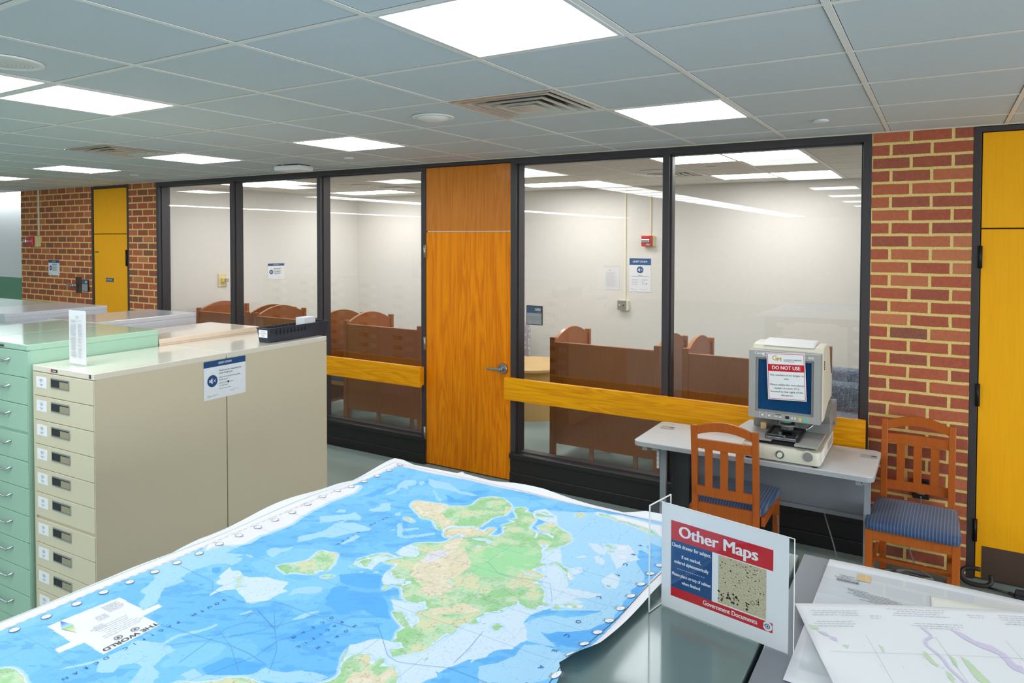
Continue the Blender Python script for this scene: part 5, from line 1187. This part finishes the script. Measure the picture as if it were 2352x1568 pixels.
def fbm(X, Y, f, seed, o=4):
    s = 0; a = .5; n = 0
    for k in range(o): s = s+a*vnoise(X, Y, f, seed+k); n += a; f *= 2.03; a *= .5
    return s/n
WXn = (fbm(PXm, PYm, 45, 11, 3)-.5)*.009; WYn = (fbm(PXm, PYm, 45, 31, 3)-.5)*.009
QX, QY = PXm+WXn, PYm+WYn
def inside(P, X, Y):
    out = np.zeros(X.shape, bool)
    x0, y0 = P.min(0); x1, y1 = P.max(0)
    sel = (X >= x0) & (X <= x1) & (Y >= y0) & (Y <= y1)
    if not sel.any(): return out
    x = X[sel]; y = Y[sel]; c = np.zeros(x.shape, bool)
    for (ax, ay), (bx, by) in zip(P, np.roll(P, -1, 0)):
        if ay == by: continue
        c ^= ((ay > y) != (by > y)) & (x < (bx-ax)*(y-ay)/(by-ay)+ax)
    out[sel] = c; return out
def area(key, warp=1.0):
    o = np.zeros(PXm.shape, bool)
    X, Y = (QX, QY) if warp else (PXm, PYm)
    for P in MD[key]: o |= inside(P, X, Y)
    return o
def blur(a, r_, it=2):
    a = a.astype(float)
    for _ in range(it):
        for ax in (0, 1):
            c = np.cumsum(np.concatenate([np.repeat(a.take([0], ax), r_+1, ax), a, np.repeat(a.take([-1], ax), r_, ax)], ax), ax)
            n = a.shape[ax]; a = (c.take(range(2*r_+1, 2*r_+1+n), ax)-c.take(range(0, n), ax))/(2*r_+1)
    return a
def L3(c): return np.array(lin(c))
base = L3((120, 196, 246)); C = np.empty(PXm.shape+(3,)); C[:] = base
nb = fbm(PXm, PYm, 7, 50, 4)
C[nb > .56] = L3((110, 189, 246)); C[nb < .38] = L3((134, 203, 248))
ns = fbm(PXm*.35+PYm*.2, PYm*1.0-PXm*.6, 60, 60, 4)   # ridge streaks of the sea floor
def over(mask, c, al=1.0):
    C[mask] = C[mask]*(1-al)+L3(c)*al
over(area('deep'), (88, 176, 246))
over((ns > .60) & (nb > .45), (84, 168, 236), .6)
over(area('light'), (170, 216, 246)); over(area('pale'), (214, 230, 245))
land = area('land'); wht = area('white')
sh = blur(land, 4, 2)
over((sh > .14) & ~land, (188, 222, 246), .8); over((sh > .34) & ~land, (222, 235, 247))
over(wht, (240, 236, 242)); wb_ = blur(wht, 6, 2); over((wb_ > .12) & ~wht & ~land, (196, 224, 244), .9)
n1 = fbm(PXm, PYm, 26, 70, 4); n2 = fbm(PXm, PYm, 70, 80, 4); rid = np.abs(fbm(PXm, PYm, 85, 90, 3)-.5)
tan = area('tan'); snow = area('snow'); bright = area('bright')
lc_ = np.empty(C.shape); lc_[:] = L3((178, 214, 168))
lc_[n1 > .5] = L3((196, 224, 186)); lc_[n1 > .62] = L3((222, 220, 180)); lc_[n1 < .40] = L3((160, 212, 152))
lc_[bright] = L3((166, 222, 164)); lc_[bright & (n1 > .62)] = L3((190, 224, 176))
hi = tan & (n1 > .30); lc_[hi] = L3((232, 218, 190)); lc_[tan & (n1 > .6)] = L3((238, 226, 204)); lc_[tan & (n1 <= .30)] = L3((206, 222, 176))
lc_[snow] = L3((228, 222, 230))
mt = (rid < .030)
rough = np.where(bright, .25, 1.0)*np.where(n2 > .46, 1, .35)
k_ = (np.clip(1-rid/.035, 0, 1)*.72*rough)[..., None]
lc_ = lc_*(1-k_)+L3((150, 136, 96))*k_
C[land] = lc_[land]
edge = land & (blur(land, 1, 1) < .75); over(edge, (150, 186, 190), .5)
over(area('water'), (206, 224, 246)); over(area('greenld'), (236, 232, 238))
# faint print in the sea and on the sea floor
rl = np.abs(fbm(PXm+PYm*.4, PYm-PXm*.3, 60, 120, 2)-.5); over((rl < .010) & ~land & ~wht, (88, 162, 222), .35)
# graticule
for k in range(-2, 30):
    y = .340+.0632*k*1.0
    for x_ in ():
        pass
gy = np.abs(((PYm-.722+.0630*.0) / .126) % 1-.5); over(gy > .496, (96, 150, 190), .45)
gx = np.abs(((PXm+1.70)/.118) % 1-.5); over(gx > .4965, (96, 150, 190), .40)
# margins
nl, nt, nr = -1.700, 2.000, -.590
mg = (PXm < nl) | (PYm > nt) | (PXm > nr); C[mg] = L3((240, 239, 243))
pk = ((PXm >= nl-.012) & (PXm < nl)) | ((PXm > nr) & (PXm < nr+.008)) | ((PYm > nt) & (PYm < nt+.014)); pk &= (PXm > nl-.012) & (PYm < nt+.014) & (PXm < nr+.008)
C[pk] = L3((240, 228, 232))
tick = pk & ((np.floor(PYm/.0105) % 2) == 0) & (PXm < nl) & (PXm > nl-.004); C[tick] = L3((200, 196, 200))
C[inside(LEG, PXm, PYm)] = L3((241, 240, 244))
me = bpy.data.meshes.new('world_map')
nv = NXg*NYg
me.vertices.add(nv); me.vertices.foreach_set('co', np.stack([PXm, PYm, PZm], -1).reshape(-1))
ii = (np.arange(NYg-1)[:, None]*NXg+np.arange(NXg-1)[None, :]).reshape(-1)
fc = np.stack([ii, ii+1, ii+1+NXg, ii+NXg], 1).reshape(-1)
me.loops.add(len(fc)); me.loops.foreach_set('vertex_index', fc.astype(np.int32))
nf = len(ii); me.polygons.add(nf); me.polygons.foreach_set('loop_start', np.arange(0, nf*4, 4, dtype=np.int32))
try: me.polygons.foreach_set('loop_total', np.full(nf, 4, np.int32))
except Exception: pass
at = me.color_attributes.new('print', 'FLOAT_COLOR', 'POINT')
at.data.foreach_set('color', np.concatenate([C, np.ones(C.shape[:2]+(1,))], -1).reshape(-1).astype(np.float32))
me.update(); me.validate()
me.polygons.foreach_set('use_smooth', np.ones(nf, bool))
me.materials.append(M['world_map_print'])
wm = bpy.data.objects.new('world_map', me); COL.objects.link(wm)
tag(wm, 'large blue and green world map lying upside down on the grey green cabinet', 'map')
mz = lambda x, y, e=.0010: float(mapz(x, y))+e
def drape(bm, e=.0010):
    for v in bm.verts: v.co.z = mz(v.co.x, v.co.y, e)
def ribbon(bm, pts, wd, step=.01):
    P = []
    for (ax, ay), (bx, by) in zip(pts, pts[1:]):
        n = max(1, int(math.hypot(bx-ax, by-ay)/step))
        for k in range(n): P.append((ax+(bx-ax)*k/n, ay+(by-ay)*k/n))
    P.append(tuple(pts[-1])); prev = None
    for i, (x, y) in enumerate(P):
        a = P[max(i-1, 0)]; c = P[min(i+1, len(P)-1)]; dx, dy = c[0]-a[0], c[1]-a[1]; L_ = math.hypot(dx, dy) or 1
        nx_, ny_ = -dy/L_*wd/2, dx/L_*wd/2
        cur = (bm.verts.new((x+nx_, y+ny_, 0)), bm.verts.new((x-nx_, y-ny_, 0)))
        if prev: bm.faces.new((prev[0], prev[1], cur[1], cur[0]))
        prev = cur
b = bmesh.new()
for P in MD['route']: ribbon(b, [tuple(p) for p in P], .0008)
drape(b); finish('route_line', b, 'route_blue', wm)
b = bmesh.new()
ribbon(b, [(-1.738, .35), (-1.738, 1.0), (-1.736, 1.3), (-1.738, 1.60), (-1.733, 1.8), (-1.735, 2.02), (-1.3, 2.014), (-.9, 1.995), (-.76, 2.0), (-.62, 2.005)], .0010); ribbon(b, [(-.577, 1.98), (-.580, 1.75), (-.590, 1.5), (-.602, 1.32), (-.612, 1.2), (-.61, 1.0), (-.60, .4)], .0014)
drape(b); finish('border_line', b, 'ink', wm)
b = bmesh.new()
allc = [tuple(p) for p in CL]+[(-1.677, .722-.0627*k) for k in range(1, 6)]+[tuple(p) for p in CRt]+[(-.607, 1.166-.0627*k) for k in range(1, 12)]
b.free()
for x, y in allc:
    b = bmesh.new(); disc(b, x, y, .0098, 0, 20); drape(b, .0013); df_ = finish('dial_face', b, 'paper_white', wm)
    b = bmesh.new(); disc(b, x, y, .0108, 0, 20, .0096)
    a = (x*37+y*91) % 6.28; ribbon(b, [(x, y), (x+.006*math.cos(a), y+.006*math.sin(a))], .0006); ribbon(b, [(x+.014, y-.008), (x+.014, y+.004)], .0012); ribbon(b, [(x-.014, y-.006), (x-.014, y+.008)], .0012)
    drape(b, .0016); finish('dial_ring', b, 'ink_grey', df_)
def mtext(s, p0, p1, size, mt, bm):
    n = len(s)
    for k, ch in enumerate(s):
        if ch == ' ': continue
        f = k/(n-1) if n > 1 else 0
        x, y = p0[0]+(p1[0]-p0[0])*f, p0[1]+(p1[1]-p0[1])*f
        text(bm, ch, size, 0, 0, 0, bold=.01, mat=Matrix(((0, 1, 0, x), (-1, 0, 0, y), (0, 0, 1, 0), (0, 0, 0, 1))))
b = bmesh.new()
mtext('SOUTH PACIFIC OCEAN', (-1.405, 1.036), (-1.413, .692), .014, 0, b); mtext('INDIAN', (-1.409, 1.619), (-1.416, 1.539), .012, 0, b); mtext('OCEAN', (-1.410, 1.481), (-1.404, 1.394), .012, 0, b)
mtext('NORTH', (-1.071, 1.113), (-1.079, 1.015), .012, 0, b); mtext('PACIFIC', (-1.107, 1.110), (-1.115, .995), .012, 0, b); mtext('OCEAN', (-1.139, 1.111), (-1.149, 1.014), .012, 0, b)
mtext('ARCTIC OCEAN', (-.690, 1.815), (-.652, 1.13), .017, 0, b)
drape(b); finish('sea_lettering', b, 'sea_blue', wm)
b = bmesh.new(); RM = lambda x, y: Matrix(((0, 1, 0, x), (-1, 0, 0, y), (0, 0, 1, 0), (0, 0, 0, 1)))
text(b, 'THE WORLD', .019, 0, 0, 0, bold=.02, width=.116, mat=RM(-1.4425, .838))
for x, y in ((-1.462, .858), (-1.462, .822)): disc(b, x, y, .0085, 0, 24, .0075); disc(b, x, y, .0068, 0, 20, .006); disc(b, x, y, .003, 0, 12)
drape(b); finish('title_lettering', b, 'ink_title', wm)
b = bmesh.new(); rn = random.Random(21)
def ps(xa, y0, y1, n, dx, h=.0016):
    bb = bmesh.new()
    for k in range(n): scribble(bb, -y1, -y0-rn.uniform(0, .01), 0, h, 0, rn, .004, .012, .002); bmesh.ops.translate(bb, vec=(0, 0, 0), verts=[])
    bb.free()
def pline(bm, x, ya, yb):   # print running towards -y at constant x
    y = ya
    while y > yb:
        l_ = rn.uniform(.004, .012); ye = max(yb, y-l_)
        bm.faces.new([bm.verts.new(p) for p in ((x-.0007, y, 0), (x+.0007, y, 0), (x+.0007, ye, 0), (x-.0007, ye, 0))]); y = ye-.002
for k in range(9): pline(b, -1.612+k*.0042, .908-rn.uniform(0, .012), .868)
for k in range(5): pline(b, -1.58+k*.005, .86, .835)
for k in range(4): pline(b, -1.545+k*.005, .835, .812)
for k in range(7): pline(b, -1.535+k*.0085, .895-rn.uniform(0, .02), .80+rn.uniform(0, .02))
drape(b, .0012); finish('small_print', b, 'ink_faint', wm)
b = bmesh.new(); poly(b, [(-1.628, .790), (-1.590, .797), (-1.555, .785), (-1.592, .775)]); drape(b, .0014); finish('depth_scale', b, 'depth_scale_print', wm)

# ------------------------------------------------------------------ acrylic sign
sw, shh = .297, .238
sx = Vector((.292, -.056, 0)).normalized()
SM = face_matrix((-.391, 1.520, TZ+.0015), sx, (0, 0, 1))   # local x right, y up, z towards the camera side
t = thing('sign_holder', 'clear acrylic sign holder showing a red and blue Other Maps sheet', 'sign holder', mat=SM)
b = bmesh.new(); box(b, (-sw/2-.002, 0, .0008), (sw/2+.004, shh+.002, .0030), .0006); finish('front_plate', b, 'acrylic', t)
b = bmesh.new(); box(b, (-sw/2-.002, 0, -.0050), (sw/2+.004, shh, -.0030), .0006); finish('back_plate', b, 'acrylic', t)
b = bmesh.new(); box(b, (-sw/2-.0052, .001, -.047), (-sw/2-.0024, shh+.004, .047), .0006); finish('side_fin', b, 'acrylic', t)
b = bmesh.new()
for a, c in (((-sw/2-.0053, shh+.0035, -.047), (-sw/2-.0023, shh+.005, .047)), ((-sw/2-.0053, .001, .0462), (-sw/2-.0023, shh+.004, .0475)), ((-sw/2-.0053, .001, -.0475), (-sw/2-.0023, shh+.004, -.0462)), ((-sw/2-.0053, .0, -.047), (-sw/2-.0023, .001, .047)), ((-sw/2-.002, shh+.0015, .001), (sw/2+.004, shh+.0027, .003)), ((sw/2+.0035, 0, .0008), (sw/2+.0048, shh+.002, .003))): box(b, a, c)
finish('polished_edge', b, 'device_white', t)
b = bmesh.new(); box(b, (-sw/2, .001, -.0012), (sw/2-.008, shh, -.0002)); pg = finish('sheet', b, 'paper_white', t)
ux = lambda u: (u-.5)*sw; vy = lambda v: (1-v)*shh
b = bmesh.new(); rect(b, ux(.081), vy(.327), ux(.868), vy(.144), .0001); rect(b, ux(.081), vy(.868), ux(.868), vy(.782), .0001); finish('red_band', b, 'sign_red', pg)
b = bmesh.new(); rect(b, ux(.081), vy(.782), ux(.417), vy(.327), .0001); finish('blue_panel', b, 'sign_blue', pg)
b = bmesh.new(); rect(b, ux(.466), vy(.770), ux(.821), vy(.335), .0001); finish('map_picture', b, 'old_map_print', pg)
b = bmesh.new(); rn = random.Random(6)
for k in range(60): x_, y_ = rn.uniform(.475, .81), rn.uniform(.345, .58); disc(b, ux(x_), vy(y_), rn.uniform(.0008, .0022), .0003, 8, sy=.6)
for x_, y_, s in ((.482, .705, 1), (.505, .70, .8), (.54, .69, 1), (.563, .70, .9), (.595, .69, 1.1), (.618, .70, .8), (.685, .715, 1), (.76, .64, .7)):
    for q in range(7): disc(b, ux(x_)+rn.uniform(-.004, .004)*s, vy(y_)+rn.uniform(-.010, .010)*s, rn.uniform(.001, .0028)*s, .0003, 8)
disc(b, ux(.725), vy(.665), .0045, .0003, 16, .0036)
finish('engraving', b, 'bronze', pg)
b = bmesh.new(); text(b, 'Other Maps', .036, ux(.452), vy(.235), .0004, bold=.045, width=.607*sw)
for s, v, sz, wd in (('Check drawer for subject.', .373, .0118, .32), ('If not marked,', .468, .0108, .155), ('ordered alphanumerically', .528, .0108, .28), ('Please place on top of cabinet', .65, .0102, .315), ('when finished', .712, .0102, .15)):
    text(b, s, sz, ux(.249), vy(v), .0004, bold=.03, width=wd*sw)
for k in range(13): rect(b, ux(.135+k*.0178), vy(.592), ux(.146+k*.0178), vy(.588), .0004)
text(b, 'Government Documents', .0145, ux(.553), vy(.823), .0004, bold=.03, width=.41*sw)
disc(b, ux(.833), vy(.822), .0098, .0004, 24); finish('white_lettering', b, 'paper_white', pg)
b = bmesh.new(); disc(b, ux(.833), vy(.822), .0055, .0007, 20, .0040); disc(b, ux(.833), vy(.822), .0022, .0007, 12)
for k in range(4): rect(b, ux(.800), vy(.812+k*.006), ux(.816), vy(.810+k*.006), .0007)
finish('badge', b, 'sign_blue', pg)

# ------------------------------------------------------------------ loose maps on the right cabinet
def sheet(name, label, pts, z0, curl, mat, n=24, group='loose white maps on the slate cabinet', cat='map sheet'):
    """bilinear sheet between four corners a(back left) b(back right) c(front right) d(front left)"""
    a, b_, c, d = [np.array(p) for p in pts]; bm = bmesh.new(); G = []
    for j in range(n+1):
        row = []
        for i in range(n+1):
            u, v = i/n, j/n; p = (a*(1-u)+b_*u)*(1-v)+(d*(1-u)+c*u)*v
            row.append(bm.verts.new((p[0], p[1], z0+curl(u, v))))
        G.append(row)
    for j in range(n):
        for i in range(n): bm.faces.new((G[j][i], G[j+1][i], G[j+1][i+1], G[j][i+1]))
    bmesh.ops.recalc_face_normals(bm, faces=bm.faces[:])
    if sum(f.normal.z for f in bm.faces) < 0: bmesh.ops.reverse_faces(bm, faces=bm.faces[:])
    bmesh.ops.solidify(bm, geom=bm.faces[:], thickness=.0004)
    o = finish(name, bm, mat, None, True); tag(o, label, cat, group); return o
lw = sheet('map_sheet', 'white map in a plastic sleeve at the far edge of the slate cabinet', [(-.238, 2.004), (.62, 2.012), (.62, 1.30), (-.245, 1.40)], TZ+.002, lambda u, v: .0012*math.sin(u*9)*(1-v)+.0015*v, 'paper_grey')
zz = TZ+.0042
b = bmesh.new(); prism(b, [(-.246, 1.955), (.60, 1.99), (.60, 1.45), (-.225, 1.45)], 'z', zz+.0004, zz+.0007); finish('plastic_sleeve', b, 'acrylic', lw)
b = bmesh.new(); rect(b, -.165, 1.909, -.136, 1.949, zz); finish('orange_sticker', b, 'orange_label', lw)
b = bmesh.new(); rn = random.Random(17); x = -.208
while x < -.160: w_ = rn.choice((.0008, .0014)); rect(b, x, 1.884, x+w_, 1.897, zz+.0001); x += w_+.0008
finish('bar_marks', b, 'ink_grey', lw)
b = bmesh.new()
for y, x0, x1 in ((1.918, -.205, -.17), (1.911, -.20, -.178), (1.904, -.215, -.158)): scribble(b, x0, x1, y, .0022, zz+.0001, rn, .003, .008, .001)
for k, (x0, x1) in enumerate(((-.18, -.135), (-.178, -.09), (-.165, -.07), (-.178, -.062), (-.165, -.062), (-.13, -.062), (-.15, -.062), (-.12, -.062))): scribble(b, x0, x1, 1.852-k*.0072, .0018, zz+.0001, rn, .004, .012, .0012)
finish('print', b, 'ink_grey', lw)
cr = sheet('map_sheet', 'cream slip lying on the sleeved map, near the right edge', [(-.008, 1.911), (.16, 1.93), (.17, 1.70), (.0, 1.70)], TZ+.0062, lambda u, v: .0006*math.sin(u*5), 'paper_cream', 8)
b = bmesh.new(); zz = TZ+.0073; ribbon(b, [(.052, 1.845), (.052, 1.862), (.075, 1.860)], .0015); scribble(b, .03, .048, 1.85, .002, 0, rn, .002, .004)
for v in b.verts: v.co.z = zz
finish('print', b, 'ink_grey', cr)
UPc = [(-.272, 1.690), (.30, 2.0), (.50, 1.38), (-.03, 1.09)]
def upz(u, v): return .0115+.005*math.sin(u*4.0+.5)*(1-v)+.030*max(0, .14-u)*max(0, (v-.15))*4+.004*v
um = sheet('map_sheet', 'large topographic map with green and purple patches, on top of the others', UPc, TZ, upz, 'paper_white', 40)
def upt(u, v): 
    a, b_, c, d = [np.array(p) for p in UPc]; p = (a*(1-u)+b_*u)*(1-v)+(d*(1-u)+c*u)*v; return (float(p[0]), float(p[1]), TZ+upz(u, v)+.0008)
def inv_u(x, y):
    u = v = .5
    for _ in range(12):
        p = upt(u, v); e = 1e-4; pu = upt(u+e, v); pv = upt(u, v+e)
        J = np.array([[(pu[0]-p[0])/e, (pv[0]-p[0])/e], [(pu[1]-p[1])/e, (pv[1]-p[1])/e]]); s = np.linalg.solve(J, [x-p[0], y-p[1]]); u += s[0]; v += s[1]
    return u, v
def usurf(bm, e=0):
    for vt in bm.verts: vt.co.z = TZ+upz(*inv_u(vt.co.x, vt.co.y))+.0007+e
def blob(bm, pts): poly(bm, pts)
for P in ([(-.232, 1.609), (-.215, 1.613), (-.208, 1.598), (-.222, 1.596)], [(-.018, 1.622), (-.012, 1.618), (.004, 1.585), (.008, 1.573), (-.004, 1.582), (-.016, 1.602)], [(.026, 1.634), (.036, 1.622), (.040, 1.592), (.032, 1.600)], [(.045, 1.64), (.058, 1.632), (.075, 1.60), (.092, 1.57), (.088, 1.555), (.070, 1.568), (.058, 1.60)], [(-.16, 1.562), (-.148, 1.566), (-.15, 1.552)], [(-.098, 1.60), (-.092, 1.59), (-.088, 1.575), (-.084, 1.577), (-.088, 1.595)], [(.02, 1.57), (.03, 1.56), (.034, 1.53), (.024, 1.545)]):
    b = bmesh.new(); blob(b, P); usurf(b); finish('green_patch', b, 'map_green', um)
for P in ([(.028, 1.745), (.05, 1.742), (.072, 1.722), (.10, 1.72), (.122, 1.700), (.14, 1.66), (.128, 1.655), (.11, 1.69), (.08, 1.70), (.055, 1.715)], [(-.21, 1.592), (-.195, 1.594), (-.186, 1.582), (-.198, 1.58)], [(-.186, 1.585), (-.172, 1.583), (-.17, 1.568), (-.184, 1.572)], [(.12, 1.665), (.146, 1.668), (.15, 1.64), (.13, 1.645)]):
    b = bmesh.new(); blob(b, P); usurf(b); finish('purple_patch', b, 'map_purple', um)
b = bmesh.new()
ribbon(b, [(-.022, 1.717), (-.008, 1.70), (-.006, 1.688), (-.016, 1.668), (-.014, 1.648), (.004, 1.628), (.018, 1.605), (.024, 1.585), (.038, 1.563), (.06, 1.53), (.08, 1.50)], .006); usurf(b); finish('river_line', b, 'map_purple', um)
b = bmesh.new()
dxx, dyy = math.cos(R(28.5)), math.sin(R(28.5))
def urib(u0, v0, u1, v1, wd): ribbon(b, [upt(u0, v0)[:2], upt(u1, v1)[:2]], wd)
for v in (.30, .52, .74, .95): urib(.04, v, .96, v, .0006)
for u in (.18, .40, .62, .84): urib(u, .20, u, .98, .0006)
usurf(b, .0002); finish('grid_line', b, 'ink_faint', um)
b = bmesh.new(); rn = random.Random(33)
def uprint(u0, v0, du, rows, dv):
    for k in range(rows):
        a0 = u0+rn.uniform(0, du*.2); a1 = u0+du-rn.uniform(0, du*.2); uu_ = a0
        while uu_ < a1:
            l_ = rn.uniform(.008, .02); p = upt(uu_, v0+k*dv); q = upt(min(a1, uu_+l_), v0+k*dv); ribbon(b, [p[:2], q[:2]], .0014); uu_ += l_+.004
for u0, v0, du, n_ in ((.03, .05, .10, 3), (.12, .05, .09, 3), (.03, .12, .14, 3), (.22, .08, .05, 2), (.30, .03, .20, 4), (.34, .12, .18, 3), (.56, .05, .06, 2), (.66, .04, .12, 5), (.84, .05, .12, 4)): uprint(u0, v0, du, n_, .014)
for k in range(60): u_, v_ = rn.uniform(.05, .95), rn.uniform(.24, .95); p = upt(u_, v_); ribbon(b, [p[:2], (p[0]+rn.uniform(-.006, .006), p[1]+rn.uniform(-.004, .004))], .0010)
usurf(b, .0002); finish('print', b, 'ink_faint', um)
